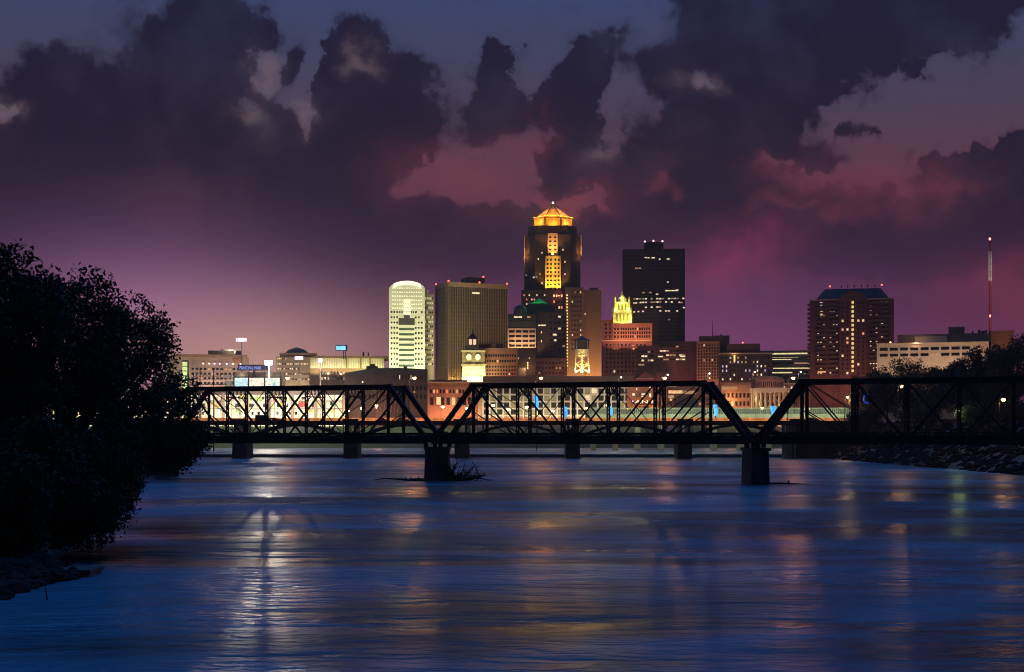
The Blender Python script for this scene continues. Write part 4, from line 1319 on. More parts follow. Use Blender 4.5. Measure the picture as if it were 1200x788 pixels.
for i in range(4):
    for (u0, u1) in ((0, .25), (.25, .55)):
        a, c = R(45 + 90 * i), R(135 + 90 * i)
        def lg(an, u): 
            r = (11.5 + (8.8 - 11.5) * u) * k
            return Vector((cx_ + r * math.cos(an), TY + r * math.sin(an), tz(437) + (tz(399.5) - tz(437)) * u))
        mb.bar(lg(a, u0), lg(c, u1), .2, .2); mb.bar(lg(c, u0), lg(a, u1), .2, .2); mb.bar(lg(a, u1), lg(c, u1), .22, .22)
mb.build('cross_brace', tlit, tk, TO)
for dx_, dy_ in ((-3.4, -5.5), (3.4, -5.5), (0, -6.5)): point((cx_ + dx_, TY + dy_, tz(436)), 5200, (1, .75, .3), .2)
point((cx_ - 8, TY - 6, tz(436)), 700, (1, .6, .22), .2)

# ------------------------------------------------------------------ lower blocks of the city
B = Bld('brick_midrise', 'salmon brick mid-rise with two rows of dark windows beside the clock tower', 564, 607, 905, 30)
B.box('wall', orangebrick, 563.5, 606.5, 408, None, 0)
B.box('roof_plant', maroon, 561.5, 576, 403.5, 408, 8, 20); B.box('roof_plant', maroon, 581, 589.5, 403.5, 408, 8, 20)
B.grid(566, 605, 415, 419, 14, 1, .6, .7, 0, .02); B.grid(570, 605, 421.5, 425.5, 12, 1, .6, .7, 0, .06)
B.grid(566, 605, 428, 445, 12, 4, .5, .45, 0, .04)
B.flush()
for a in (570, 585, 600): B.spot((B.lx(a), B.ly(-14), 10), (B.lx(a), B.ly(0), 34), 8500, (1, .48, .28), 120)

B = Bld('dark_corner_block', 'dark corner block with a tall parapet below the mansard roofed office', 606, 666, 890, 30)
B.box('wall', maroon, 623, 664.5, 420, None, 4)
B.box('corner_wing', darkbrick, 606.5, 628, 408, None, 0, 26)
B.box('kiosk_front', taupe, 607.5, 616, 431, None, -2, 0)
B.grid(626, 662, 423, 440, 9, 3, .4, .35, 4, .10, [LW[2]])
for a, y_ in ((607.5, 420), (620.4, 420)): B.one(a, y_, 1.2, 1.4, LW[1], -.1)
for y_ in (425.5, 428.5, 431.5): B.one(618.4, y_, 1.4, 2.0, emit('amber_bulb', (1, .62, .2), 1.6, .3), -.2)
B.flush()
B.pl((B.lx(618), B.ly(-4), B.lz(432)), 900, (1, .65, .3)); B.pl((B.lx(645), B.ly(-12), 10), 3000, (1, .45, .35)); B.pl((B.lx(662), B.ly(-8), 14), 1500, (1, .5, .25))

B = Bld('window_grid_block', 'long low block with four rows of large white framed windows along the river', 560, 752, 830, 26, rot=0.0)
B.box('wall', buff, 560, 752, 454, None, 0)
B.box('roof_storey', olive, 566, 742, 441, 454, 4, 26)
B.box('roof_kerb', taupe, 559, 753, 452.6, 454.4, -.5, 26.5)
gp = mat('green_grey_glass', (.02, .026, .02), .35)
lg1 = emit('dim_green_window', (.85, .8, .45), .10, .5)
cols_ = 23
for j in range(4):
    for i in range(cols_):
        a = 566 + i * 7.9
        m = lg1 if rnd.random() < (.15 + .12 * j) else (LW[1] if rnd.random() < .08 else gp)
        B.one(a + 4, 458.2 + j * 8.2, 5.9, 6.0, m, -.05)
mb = MB()
for i in range(cols_ + 1):
    a = 566 + i * 7.9
    mb.box(B.lx(a) - .42, B.lx(a) + .42, B.ly(-.45), B.ly(-.01), 0, B.lz(454.6))
for j in range(5): mb.box(B.lx(565.5), B.lx(748), B.ly(-.4), B.ly(-.02), B.lz(454.6 + j * 8.2) - .4, B.lz(454.6 + j * 8.2) + .4)
B.part('window_framing', offw, mb)
B.flush()
for i in range(8): B.spot((B.lx(572 + i * 23.5), B.ly(-10), 3.5), (B.lx(572 + i * 23.5), B.ly(0), 13), 3000, (1, .80, .52), 130)
for i in range(4): B.pl((B.lx(600 + i * 35), B.ly(1.0), B.lz(453)), 500, (1, .6, .4), .2)

B = Bld('arcaded_brick_hall', 'pink brick hall with arched upper windows left of the window grid block', 500, 566, 835, 26)
B.box('wall', orangebrick, 501, 566, 449, None, 0)
B.box('parapet', buff, 500.5, 566.5, 447.4, 449.2, -.5, 26.5)
B.box('attic', redbrick, 504, 548, 445.5, 447.4, 3, 22)
B.grid(503, 560, 456, 462, 15, 1, .5, .7, 0, .2, [LW[0], redw])
B.grid(503, 560, 465, 476, 9, 1, .62, .8, 0, .12, [LW[0]])
B.one(514, 470, 5, 9, emit('lit_doorway', (1, .62, .25), 1.0, .3), -.2)
mb = MB()
for i in range(8):
    cxp = 505 + i * 7.4; last = None
    for j in range(7):
        u = math.pi * j / 6
        q = Vector((B.lx(cxp + 2.8 - 2.8 * math.cos(u)), B.ly(-.15), B.lz(455.5) + 1.0 * math.sin(u)))
        if last: mb.bar(last, q, .3, .3)
        last = q
B.part('arch_moulding', buff, mb)
B.flush()
for a in (508, 528, 550): B.spot((B.lx(a), B.ly(-9), 3.5), (B.lx(a), B.ly(0), 16), 6200, (1, .50, .30), 125)
B.pl((B.lx(526), B.ly(-6), 5), 900, (1, .2, .15)); B.pl((B.lx(530), B.ly(-7), 9), 800, (1, .5, .2))

B = Bld('pediment_hall', 'maroon hall with a triangular pediment above the pale bridge', 728, 793, 870, 26)
B.box('wall', maroon, 728, 793, 441, None, 0)
B.part('roof', mat('dull_roof', (.12, .07, .06), .85), MB().prism([(B.lx(727), B.lz(441)), (B.lx(794), B.lz(441)), (B.lx(786), B.lz(436)), (B.lx(733), B.lz(436))], B.ly(-.3), B.ly(26)))
B.part('pediment', redbrick, MB().prism([(B.lx(747), B.lz(443.5)), (B.lx(766), B.lz(443.5)), (B.lx(756.5), B.lz(435.5))], B.ly(-3), B.ly(6)))
B.box('entablature', buff, 746, 767, 443.4, 444.4, -3.3, 0)
B.grid(732, 790, 446, 452, 12, 1, .5, .6, 0, .08)
B.flush()
B.pl((B.lx(757), B.ly(-13), 16), 3200, (1, .45, .3)); B.pl((B.lx(785), B.ly(-13), 16), 1800, (1, .4, .25)); B.pl((B.lx(735), B.ly(-13), 16), 1500, (1, .5, .35))

# shop row
sgn = emit('shop_lettering', (1.0, .78, .55), 1.4)
B = Bld('shop_row', 'orange lit shop row with white lettering under the truss bridge chord', 735, 773, 800, 18)
B.box('wall', orangebrick, 735, 772, 453, None, 0)
B.box('fascia', mat('orange_fascia', (.42, .16, .05), .7), 742, 771.5, 475, 481, -1.2, 0)
B.box('awning', mat('orange_fascia', (.42, .16, .05), .7), 747, 756, 466, 469, -1.6, 0)
for a, y_, w, h in ((742.5, 462.4, 2.6, 2.6), (754, 462, 4.6, 1.1), (754, 464.6, 4.6, 1.1), (746.3, 456, .9, 2.4), (762.4, 455, 2.2, 4.0), (762, 463.5, 2, 4), (767, 464.5, 1.2, 2.4)): B.one(a, y_, w, h, sgn, -.2)
B.one(741.6, 470.5, 1.5, 1.5, emit('violet_lamp', (.7, .5, 1), 2), -.3); B.one(765.8, 470.8, 3, 2.4, emit('red_neon', (1, .08, .08), .8), -.3)
B.grid(743, 771, 476, 480.5, 6, 1, .7, .7, -1.2, .6, [LW[0], LW[2]])
lettering('AN E', 2.6, (B.lx(744.2), B.ly(-.35), B.lz(472.8)), (2.0, 1, 1), sgn, B.root)
B.flush()
for a in (742, 758, 768): B.spot((B.lx(a), B.ly(-7), 3), (B.lx(a), B.ly(0), 17), 3600, (1, .5, .2), 120)

B = Bld('banded_shop_block', 'low brown block with two cream lit window bands behind the truss hip', 773, 846, 815, 22)
B.box('wall', brownbrick, 773.5, 845, 451.5, None, 0)
for (y_, a, c, m) in ((452.8, 783, 793, LW[1]), (459.5, 783.5, 800, LW[0]), (460, 801, 816, LW[2]), (465, 783, 790, LW[2])): B.one((a + c) / 2, y_, c - a, 1.0 if y_ < 454 else 3.6, m, -.1)
B.grid(784, 842, 466, 476, 12, 2, .6, .5, 0, .25, [LW[0], LW[2]])
B.box('side_pier', orangebrick, 775, 782, 452, None, -1.2, 0)
B.part('canopy_roof', slate, MB().prism([(B.lx(790), 0), (B.lx(818), 0), (B.lx(818), B.lz(472)), (B.lx(811), B.lz(464)), (B.lx(797), B.lz(465)), (B.lx(790), B.lz(474))], B.ly(-7), B.ly(-2)))
B.flush()
B.pl((B.lx(778), B.ly(-6), 7), 1500, (1, .45, .2)); B.pl((B.lx(833), B.ly(-8), 6), 2200, (1, .5, .25))

B = Bld('sodium_lit_block', 'low brick block glowing orange under a sodium lamp left of the colonnade', 845, 880, 810, 22)
B.box('wall', orangebrick, 845, 880, 451, None, 0)
B.box('cornice', redbrick, 844.5, 880.5, 448.4, 451.4, -.6, 22)
B.box('lit_frieze', buff, 846, 864, 453, 456.5, -.3, 0)
B.grid(847, 879, 459, 478, 7, 2, .5, .55, 0, .25, [LW[0]])
B.flush()
B.pl((B.lx(855), B.ly(-4), B.lz(467)), 1500, SOD, .5); B.pl((B.lx(858), B.ly(-5), B.lz(471)), 900, (1, .6, .2), .4); B.pl((B.lx(872), B.ly(-5), 5), 1200, (1, .5, .3))

B = Bld('colonnaded_hall', 'pale stone hall with a row of tall floodlit columns facing the river', 879, 925, 805, 24)
B.box('wall', buff, 880, 924, 458, None, 2.2)
B.box('entablature', buff, 879, 925, 455, 460, -.2, 24)
B.box('attic', redbrick, 883, 916, 444, 455, 6, 22)
B.grid(884, 915, 447, 454, 13, 1, .45, .8, 6, .0)
B.part('attic_roof', mat('dull_roof', (.12, .07, .06), .85), MB().prism([(B.lx(880), B.lz(444.2)), (B.lx(918), B.lz(444.2)), (B.lx(911), B.lz(440.5)), (B.lx(889), B.lz(440.5))], B.ly(5), B.ly(23)))
for i in range(9):
    a = 881.5 + i * 5.2
    MB().lathe([(.75, 0), (.62, B.lz(461)), (.95, B.lz(460))], 10, (B.lx(a), B.ly(.9), 0)).build('column', buff, B.root)
B.grid(882, 923, 463, 477, 8, 2, .4, .6, 2.2, .2, [LW[0], LW[2]])
B.flush()
for i in range(4): B.pl((B.lx(885 + i * 11), B.ly(-2.6), 2.0), 1300, (1, .68, .32), .3)
B.pl((B.lx(885.5), B.ly(-3), B.lz(467)), 500, (1, .75, .4), .4)
B.pl((B.lx(900), B.ly(2.2), B.lz(454)), 420, (1, .45, .3), .2)

B = Bld('brick_terrace', 'dim red brick terrace with two bright windows beside the colonnade', 925, 1016, 800, 24)
B.box('wall', redbrick, 918, 976, 450, None, 5)
B.box('lower_wing', darkbrick, 972, 1016, 449.5, None, 3, 24)
B.box('cornice', buff, 917, 976.5, 449, 450.2, 4.5, 24)
B.box('string_course', buff, 972, 1016.5, 449.2, 450, 2.6, 24)
B.grid(920, 974, 455, 476, 8, 3, .42, .5, 5, .10, [LW[0], LW[2]])
B.grid(974, 1014, 455, 476, 6, 3, .42, .5, 3, .15, [LW[0], LW[2]])
for a, y_ in ((917.5, 453.4), (926.3, 454.2), (963, 453.5), (963, 460.4), (963, 466.8)): B.one(a, y_, 1.9, 2.2, LW[1], 4.7 if a < 940 else 4.6)
B.flush()
for a in (930, 955, 985): B.spot((B.lx(a), B.ly(-10), 4), (B.lx(a), B.ly(3), 14), 3200, (1, .40, .24), 125)

# ------------------------------------------------------------------ pale bridge over the pool
PY_ = 640
pb = empty('pale_road_bridge', (X(825, PY_), PY_, 0), 'pale concrete road bridge with floodlit balustrade seen behind the dark arch bridge', 'bridge')
PO = tuple(pb.location)
pz = lambda py: Z(py, PY_)
gst = mat('greenish_concrete', (.42, .42, .33), .85, var=.15, scale=.2, streak=True)
MB().box(X(688, PY_), X(1012, PY_), PY_ + .4, PY_ + 12, pz(490), pz(487.2)).build('deck', conc, pb, PO)
MB().box(X(688, PY_), X(1012, PY_), PY_, PY_ + .5, pz(490.5), pz(485.4)).build('fascia', gst, pb, PO)
mb = MB()
xx = X(688, PY_)
while xx < X(1012, PY_):
    mb.box(xx, xx + .3, PY_ + .1, PY_ + .4, pz(485.4), pz(479.2)); xx += .95
o = mb.build('balusters', gst, pb, PO); o['kind'] = 'stuff'
MB().box(X(688, PY_), X(1012, PY_), PY_, PY_ + .5, pz(479.2), pz(478)).build('hand_rail', gst, pb, PO)
MB().box(X(688, PY_), X(1012, PY_), PY_ + 11.6, PY_ + 12, pz(487.2), pz(479)).build('rear_parapet', gst, pb, PO)
for a in (696, 722, 748, 776, 806, 838, 870, 902):
    MB().box(X(a, PY_) - 1.1, X(a, PY_) + 1.1, PY_ + 1.5, PY_ + 10, -2.5, pz(490)).build('pier', gst, pb, PO)
for a in range(700, 1000, 22):
    point((X(a, PY_), PY_ - 5, pz(484)), 900, GRN, .3)
bl = emit('blue_banner_light', (.06, .36, 1.0), 1.5, .45)
for i, (a, y0, y1, wpx) in enumerate(((628.5, 464, 480, 5.5), (662.5, 477, 489, 5.5), (715.5, 476, 487, 4.5), (838.5, 474.5, 488, 5), (906.5, 476, 489, 7))):
    Yb = 600 if a < 680 else 636
    lb = ['tall blue lit banner post behind the left half of the middle truss span', 'blue lit banner post above the dark pier panel of the arch bridge', 'blue lit banner post at the left end of the pale bridge', 'blue lit banner post under the sloping end of the middle truss', 'widest blue lit banner post before the colonnaded hall'][i]
    gz = 12.0 if Yb > 610 else 0.98
    e = empty('banner_post', (X(a, Yb), Yb, gz if Yb < 610 else pz(490)), lb, 'banner post', 'blue lit banner posts')
    bo = tuple(e.location)
    kk = Yb / F
    MB().box(X(a, Yb) - .18, X(a, Yb) + .18, Yb - .1, Yb + .2, bo[2] if Yb > 610 else -1.5, Z(y0 - 3, Yb)).build('pole', dkmet, e, bo)
    mb = MB(); wv = wpx * kk / 2
    n = 6
    for j in range(n):
        t0, t1 = j / n, (j + 1) / n
        za, zb = Z(y1, Yb) + (Z(y0, Yb) - Z(y1, Yb)) * t0, Z(y1, Yb) + (Z(y0, Yb) - Z(y1, Yb)) * t1
        s0, s1 = .25 * math.sin(t0 * 5), .25 * math.sin(t1 * 5)
        mb.frustum((X(a, Yb) - wv * (.7 + .3 * t0) + s0, X(a, Yb) + wv * (.7 + .3 * t0) + s0, Yb - .45, Yb - .2), za, (X(a, Yb) - wv * (.7 + .3 * t1) + s1, X(a, Yb) + wv * (.7 + .3 * t1) + s1, Yb - .45, Yb - .2), zb)
    mb.build('banner', bl, e, bo)

# ------------------------------------------------------------------ ballpark on the left bank
SYD = 800
gs = Bld('ballpark_grandstand', 'cream floodlit ballpark grandstand along the left bank behind the truss bridge', 60, 402, SYD, 30, rot=0.0, k=1.0)
gs.box('wall', offw, 60, 402, 463, None, 0)
gs.box('upper_deck', taupe, 60, 372, 457, 463, 8, 30)
for (y_) in (469.8, 479): gs.box('concourse_rail', dkmet, 60, 402, y_, y_ + .7, -.35, 0)
mb = MB()
for i in range(35): mb.box(gs.lx(61 + i * 10), gs.lx(61 + i * 10) + .5, gs.ly(-.5), gs.ly(0), 0, gs.lz(463.5))
gs.part('pilasters', buff, mb)
bcol = {'red': (.6, .05, .05), 'yellow': (.7, .5, .08), 'pink': (.65, .3, .4), 'green': (.25, .4, .12), 'white': (.8, .8, .78), 'olive': (.4, .35, .1)}
bnr = []
rb = random.Random(4)
for i in range(44):
    a = 150 + i * 5.7 + rb.uniform(-1, 1); y0 = rb.choice([463.9, 465.5, 471.3, 471.3, 480.3])
    h = rb.uniform(2.5, 6.5); w = rb.uniform(2, 5.4)
    c = rb.choice(list(bcol)) if i > 12 else rb.choice(['red', 'pink', 'red', 'yellow', 'white'])
    m = mat('banner_' + c, bcol[c] + (1,), .7, var=.1)
    gs.box('advert_board', m, a, min(a + w, 401), y0, min(y0 + h, 488), -.75 - .01 * i, -.55 - .01 * i)
gs.box('dark_doorway', gdk, 376.5, 381, 471.5, 476.5, -.2, .05); gs.box('dark_doorway', gdk, 387, 390.5, 471, 475, -.2, .05)
for i in range(30): gs.one(150 + i * 7.3, 484.5, 2.6, 3.6, rb.choice([glass, LW[0], LW[1], gdk]), -.08)
gs.grid(62, 372, 464.4, 469.2, 46, 1, .55, .72, -.02, .45, [LW[0], LW[1], LW[2]], gdk)
gs.grid(62, 372, 472.6, 478.2, 38, 1, .66, .82, -.02, .5, [LW[0], LW[2], emit('orange_window', (1, .45, .2), .8, .3)], gdk)
for i in range(9): gs.box('stair_pier', taupe, 152 + i * 27, 155 + i * 27, 461, None, -1.6, -.6)
gs.flush()
for i in range(15): gs.spot((gs.lx(72 + i * 23), gs.ly(-17), 3), (gs.lx(72 + i * 23), gs.ly(0), 11), 11000, (1, .90, .58) if i % 3 else (1, .74, .60), 125, .35)

# grassy lamps on the levee
for a in (420, 470, 520): point((X(a, 776), 776, 18), 1600, (.9, 1, .55), .3)
for a in (250, 330): point((X(a, 770), 770, 16), 900, (1, .8, .6), .3)

B = Bld('stadium_office_block', 'hazy flat roofed grey block with a lit roof canopy behind the left tree', 196, 291, 930, 40)
B.box('wall', taupe, 196, 291, 419, None, 0)
B.box('roof_band', olive, 202, 288, 415.5, 419.2, -1.5, 40)
B.box('roof_storey', taupe, 246, 284, 411, 415.5, 6, 36)
B.box('roof_canopy', offw, 259, 277, 409.6, 410.8, 2, 30); B.box('canopy_leg', offw, 274.5, 276.5, 410.8, 414, 2.2, 5)
B.box('lit_panel', orangebrick, 272, 282, 420, 425, -.4, 0)
pv = emit('lilac_lamp', (1, .62, .85), 3.0, .3); pv2 = emit('peach_lamp', (1, .75, .5), 3.5, .3)
for i, a in enumerate((238, 245, 251, 257, 265, 272, 281)): B.one(a, 426.3, 1.7 if i % 3 else 1.2, 1.5, pv if i in (2, 3, 4) else pv2, -.5)
B.grid(224, 290, 430, 452, 14, 4, .6, .4, 0, .06, [LW[2]])
B.flush()
for i, a in enumerate((210, 235, 258, 280)): B.spot((B.lx(a), B.ly(-16), 8), (B.lx(a), B.ly(0), 34), 26000, [(1, .8, .5), (1, .8, .6), (1, .62, .7), (1, .6, .5)][i], 125)
B.pl((B.lx(270), B.ly(.5), B.lz(412)), 500, WHT, .3)

B = Bld('glowing_stair_tower', 'narrow yellow green glowing glass stair tower beside the left tree', 213, 221, 850, 7)
B.box('frame', dkmet, 213.6, 221.5, 422.5, None, 1.0, 7)
gr2 = emit('lime_glass', (.80, 1, .38), .9, .35)
for j in range(6): B.one(217, 426.6 + j * 5.6, 5.6, 4.6, gr2, .9)
B.flush()

B = Bld('hip_roofed_office', 'hazy office block with stepped hip roof and rows of lit windows behind the ballpark lights', 322, 374, 940, 34)
B.box('wall', taupe, 324, 372, 418.5, None, 0)
B.box('eave', olive, 327.5, 371, 413.8, 415.4, -1, 35); B.box('top_storey', taupe, 330, 368, 415.2, 418.5, 1, 33)
B.part('hip_roof', mat('tan_roof', (.20, .14, .11), .85, var=.2), MB().frustum((B.lx(334), B.lx(362), B.ly(3), B.ly(32)), B.lz(413.8), (B.lx(338), B.lx(358), B.ly(6), B.ly(28)), B.lz(409.8)).frustum((B.lx(338), B.lx(358), B.ly(6), B.ly(28)), B.lz(409.8), (B.lx(347), B.lx(349), B.ly(16), B.ly(18)), B.lz(405.5)))
for (y_, a, c, n) in ((420.6, 325, 336, 6), (426.6, 325, 361, 20), (432.4, 325, 351, 11), (438.6, 327, 363, 14), (444.8, 330, 364, 9)):
    B.grid(a, c, y_ - 1.4, y_ + 1.4, n, 1, .55, .62, 0, .72 if y_ < 436 else .45, [LW[1], LW[0], LW[1]])
B.flush()
for a in (335, 360): B.spot((B.lx(a), B.ly(-14), 10), (B.lx(a), B.ly(0), 34), 26000, (1, .80, .48), 125)

B = Bld('glowing_panel_hall', 'long hall with a glowing cream panelled upper wall below the blue sign', 363, 456, 890, 30)
B.box('roof', olive, 367, 455, 417.2, 420, -1.5, 31)
B.box('wall', olive, 363, 455, 432, None, 0)
B.box('upper_wall', offw, 363.5, 450, 420, 432, .2, 28)
for a in (406, 422.5, 433.5): B.box('pier', olive, a - .8, a + .8, 419.5, 432, -.6, .2)
mb = MB()
for i in range(43): mb.box(B.lx(364 + i * 2), B.lx(364 + i * 2) + .18, B.ly(-.1), B.ly(.25), B.lz(432), B.lz(420))
B.part('panel_ribs', taupe, mb)
B.box('roof_vent', dkmet, 426.5, 428.5, 412.5, 417.2, 8, 10); B.box('roof_vent', dkmet, 432.5, 434, 413.2, 417.2, 8, 10)
B.grid(376, 405, 434, 447, 8, 2, .5, .5, 0, .3, [LW[0], LW[2]])
B.flush()
for i in range(6): B.spot((B.lx(370 + i * 14.5), B.ly(-6), B.lz(438)), (B.lx(370 + i * 14.5), B.ly(.2), B.lz(425)), 2600, (1, .86, .45) if i < 3 else (.9, .88, .36), 130)

B = Bld('dark_brick_warehouse', 'dark brown warehouse with a low stepped roof under the cream arched tower', 404, 502, 815, 34)
B.box('wall', darkbrick, 404, 501, 440, None, 0)
B.part('roof', slate, MB().prism([(B.lx(404), B.lz(440)), (B.lx(501), B.lz(440)), (B.lx(501), B.lz(433)), (B.lx(468), B.lz(431)), (B.lx(446), B.lz(431.5)), (B.lx(430), B.lz(433)), (B.lx(404), B.lz(437.5))], B.ly(-.4), B.ly(34)))
B.box('roof_unit', dkmet, 430.5, 444, 429.3, 433.5, 6, 12); B.box('roof_unit', dkmet, 435, 441, 426.8, 429.3, 7, 11); B.box('roof_unit', dkmet, 474, 478.5, 429.4, 432, 6, 10)
B.grid(460, 500, 436, 446, 12, 1, .3, .75, 0, .05); B.grid(408, 500, 450, 470, 20, 2, .4, .5, 0, .05, [LW[0]])
for i in range(9): B.part('canopy_cable', mat('rusty_cable', (.30, .13, .08), .7), MB().bar(B.pt(436 + i * 4, 484, -9), B.pt(441 + i * 4.2, 452, -.4), .28, .28))
for i, (a, y_) in enumerate(((407, 477), (425, 448), (427.5, 452), (421, 457), (441, 478), (454, 477), (485.5, 459.5), (483, 465), (483, 469))): B.one(a, y_, 1.3, 1.5, [LW[1], pv2, LW[1]][i % 3], -.5)
B.flush()
B.pl((B.lx(446), B.ly(-7), 6), 2600, (1, .5, .3)); B.pl((B.lx(418), B.ly(-7), 6), 1800, (1, .7, .4)); B.pl((B.lx(488), B.ly(-9), 10), 1200, (1, .5, .25))

# scoreboard
sb = Bld('scoreboard', 'ballpark scoreboard with blue lettering over three bright advert panels', 272, 334, 845, 3, rot=0.0, k=1.0)
sb.box('frame', mat('brown_steel', (.16, .11, .08), .7, var=.2), 274, 332, 436.5, 441.5, 0, 2)
sb.box('back_panel', dkmet, 273.5, 330, 441.5, 455, .8, 2.4)
for a in (274, 291.2, 309.8, 328.5): sb.box('post', dkmet, a - .6, a + .6, 436, None, -.1, 2.6)
sb.box('side_frame', mat('brown_steel', (.16, .11, .08), .7, var=.2), 330, 334, 440, None, .5, 2)
sb.box('sign_board', mat('navy_board', (.03, .03, .12), .6), 279, 316, 427.6, 434.4, .4, 1)
lettering('PRINCIPAL PARK', 1.9, (sb.lx(280.5), sb.ly(.25), sb.lz(433.2)), (.92, 1.45, 1), emit('blue_letters', (.34, .40, 1), .9), sb.root)


def panel_mat(name, a, c_, d_, s, seed):
    m = bpy.data.materials.new(name); m.use_nodes = True
    t = NB(m.node_tree); p = m.node_tree.nodes['Principled BSDF']
    co = t.vm('ADD', t.new('ShaderNodeTexCoord').outputs['Object'], (seed, 0, seed * 2))
    n = t.noise(t.vm('MULTIPLY', co, (.45, 1, .8)), .55, 2, .5, 1.5); n2 = t.noise(t.vm('MULTIPLY', co, (1, 1, .5)), .8, 2, .5, 1.0)
    c = t.mix(t.rng(n, .46, .54), a, c_); c = t.mix(t.rng(n2, .58, .62), c, d_)
    t.put(p.inputs['Emission Color'], c); p.inputs['Emission Strength'].default_value = s
    p.inputs['Base Color'].default_value = (.1, .1, .1, 1)
    return m


for i, (a, c, m) in enumerate(((275, 290.3, panel_mat('advert_cyan', (.35, .8, .85, 1), (.75, .95, .85, 1), (.2, .35, .85, 1), 1.0, 3)),
                               (292.2, 309.2, panel_mat('advert_white', (1, .9, .72, 1), (.95, .85, .7, 1), (.75, .25, .22, 1), 1.1, 9)),
                               (310.8, 327.8, panel_mat('advert_teal', (.9, .95, .75, 1), (.2, .5, .65, 1), (.95, .9, .8, 1), 1.0, 17)))):
    sb.box('advert_panel', m, a, c, 443, 453, .3, .85)
sb.box('side_board', offw, 262, 271.5, 439.3, 443.5, 1, 1.4); sb.box('side_board', offw, 264, 272.5, 446.5, 453, 1, 1.4)
mb = MB(); mb.bar(sb.pt(296, 443, .2), sb.pt(298.5, 434, .2), 1.2, .5); mb.bar(sb.pt(296, 443, .2), sb.pt(291, 442, .2), .9, .5); mb.bar(sb.pt(298.2, 438, .2), sb.pt(301.5, 443.5, .2), .9, .5)
sb.part('bracket', dkmet, mb)
sb.flush()
sb.pl((sb.lx(283), sb.ly(-2.5), sb.lz(440)), 700, WHT, .2); sb.pl((sb.lx(315), sb.ly(-2.5), sb.lz(440)), 700, WHT, .2)

# ballpark light masts
ml = emit('flood_lens', (1, .72, .86), 1.3); ml2 = emit('flood_lens_warm', (1, .93, .80), 8.0)
for i, (a, y_, Yb, wpx, hpx, lens, P, lb) in enumerate((
        (283, 398.5, 860, 13, 4.5, ml, 40000, 'tallest ballpark light mast with a wide lamp rack above the scoreboard'),
        (315, 425.5, 775, 9, 6, ml2, 36000, 'brightest ballpark light rack glaring at the right end of the scoreboard'),
        (350.5, 420, 830, 10, 4.0, ml, 30000, 'ballpark light mast in front of the hip roofed office block'),
        (375.3, 423, 790, 4.5, 4.5, ml2, 30000, 'slim ballpark light mast before the glowing panel hall'))):
    zl = Z(y_, Yb)
    e = empty('light_mast', (X(a, Yb), Yb, G - .5), lb, 'light mast', 'ballpark light masts')
    lo = tuple(e.location); kk = Yb / F
    MB().tube([(X(a, Yb), Yb + .5, G - 2), (X(a, Yb), Yb + .5, zl + hpx * kk * .4)], [.45, .25], 8).build('mast', litmet, e, lo)
    nr, nc = 2, max(2, int(wpx / 2))
    for r_ in range(nr):
        zz_ = zl + (r_ - .5) * hpx * kk * .5
        MB().box(X(a - wpx / 2, Yb), X(a + wpx / 2, Yb), Yb + .1, Yb + .35, zz_ - .12, zz_ + .12).build('cross_arm', litmet, e, lo)
        for c in range(nc):
            xx = X(a - wpx / 2 + wpx * (c + .5) / nc, Yb)
            lm = MB().lathe([(.35, -.55), (.75, .15)], 10).v
            mb = MB().lathe([(.32, 0), (.45, .35), (.62, .6)], 10)
            mb.v = [(xx + x, Yb - .05 - z, zz_ + y) for x, y, z in mb.v]
            lp = mb.build('lamp_housing', dkmet, e, lo)
            mb = MB(); n = 10
            mb.quad(*[(xx + .58 * math.cos(2 * math.pi * q / n), Yb - .67, zz_ + .58 * math.sin(2 * math.pi * q / n)) for q in range(n)])
            mb.build('lens', lens, lp, lo)
    if i == 1: point((X(a, Yb), Yb - 5.0, zl - 1.0), P * 2.4, (1, .88, .70), 1.3, None)
    else:
        spot((X(a, Yb), Yb + 3.0, zl - .5), (X(a, Yb) - 6, Yb + 40, G), P, (1, .88, .78), 100, .4)
        point((X(a, Yb), Yb - 1.2, zl), 1500, (1, .86, .9), .3, None)

# roof sign
RY_ = 870
e = empty('roof_sign', (X(400, RY_), RY_, Z(418, RY_)), 'small glowing blue sign box on a post above the panel hall', 'sign')
lo = tuple(e.location)
MB().box(X(393.2, RY_), X(406.8, RY_), RY_, RY_ + 1.2, Z(411, RY_), Z(404.6, RY_)).build('sign_box', mat('navy_board', (.03, .03, .12), .6), e, lo)
MB().box(X(393.8, RY_), X(405, RY_), RY_ - .12, RY_ - .003, Z(410.4, RY_), Z(405.6, RY_)).build('sign_face', emit('blue_sign_face', (.16, .50, 1), 1.7, .35), e, lo)
for a in (402.5, 404.6): MB().box(X(a, RY_) - .2, X(a, RY_) + .2, RY_ + .4, RY_ + .8, Z(421, RY_), Z(410.8, RY_)).build('post', dkmet, e, lo)

# utility poles at the left end
for i, (a, t_) in enumerate(((234.5, 431), (250.5, 433))):
    Yb = 600
    e = empty('utility_pole', (X(a, Yb), Yb, 0.9), ['left of two thin dark utility poles with crossarms above the truss end', 'right of two thin dark utility poles with crossarms above the truss end'][i], 'utility pole', 'utility poles by the left bank')
    lo = tuple(e.location)
    MB().tube([(X(a, Yb), Yb, -1), (X(a, Yb), Yb, Z(t_, Yb))], [.35, .2], 7).build('pole', dkmet, e, lo)
    for zz_, hw in ((Z(441, Yb), 3.0), (Z(444.5, Yb), 3.6), (Z(451, Yb), 5.2)):
        mb = MB().box(X(a, Yb) - hw, X(a, Yb) + hw, Yb - .12, Yb + .12, zz_ - .14, zz_ + .14)
        for q in (-.95, -.5, .5, .95): mb.box(X(a, Yb) + q * hw - .1, X(a, Yb) + q * hw + .1, Yb - .1, Yb + .1, zz_, zz_ + .7)
        mb.build('crossarm', dkmet, e, lo)

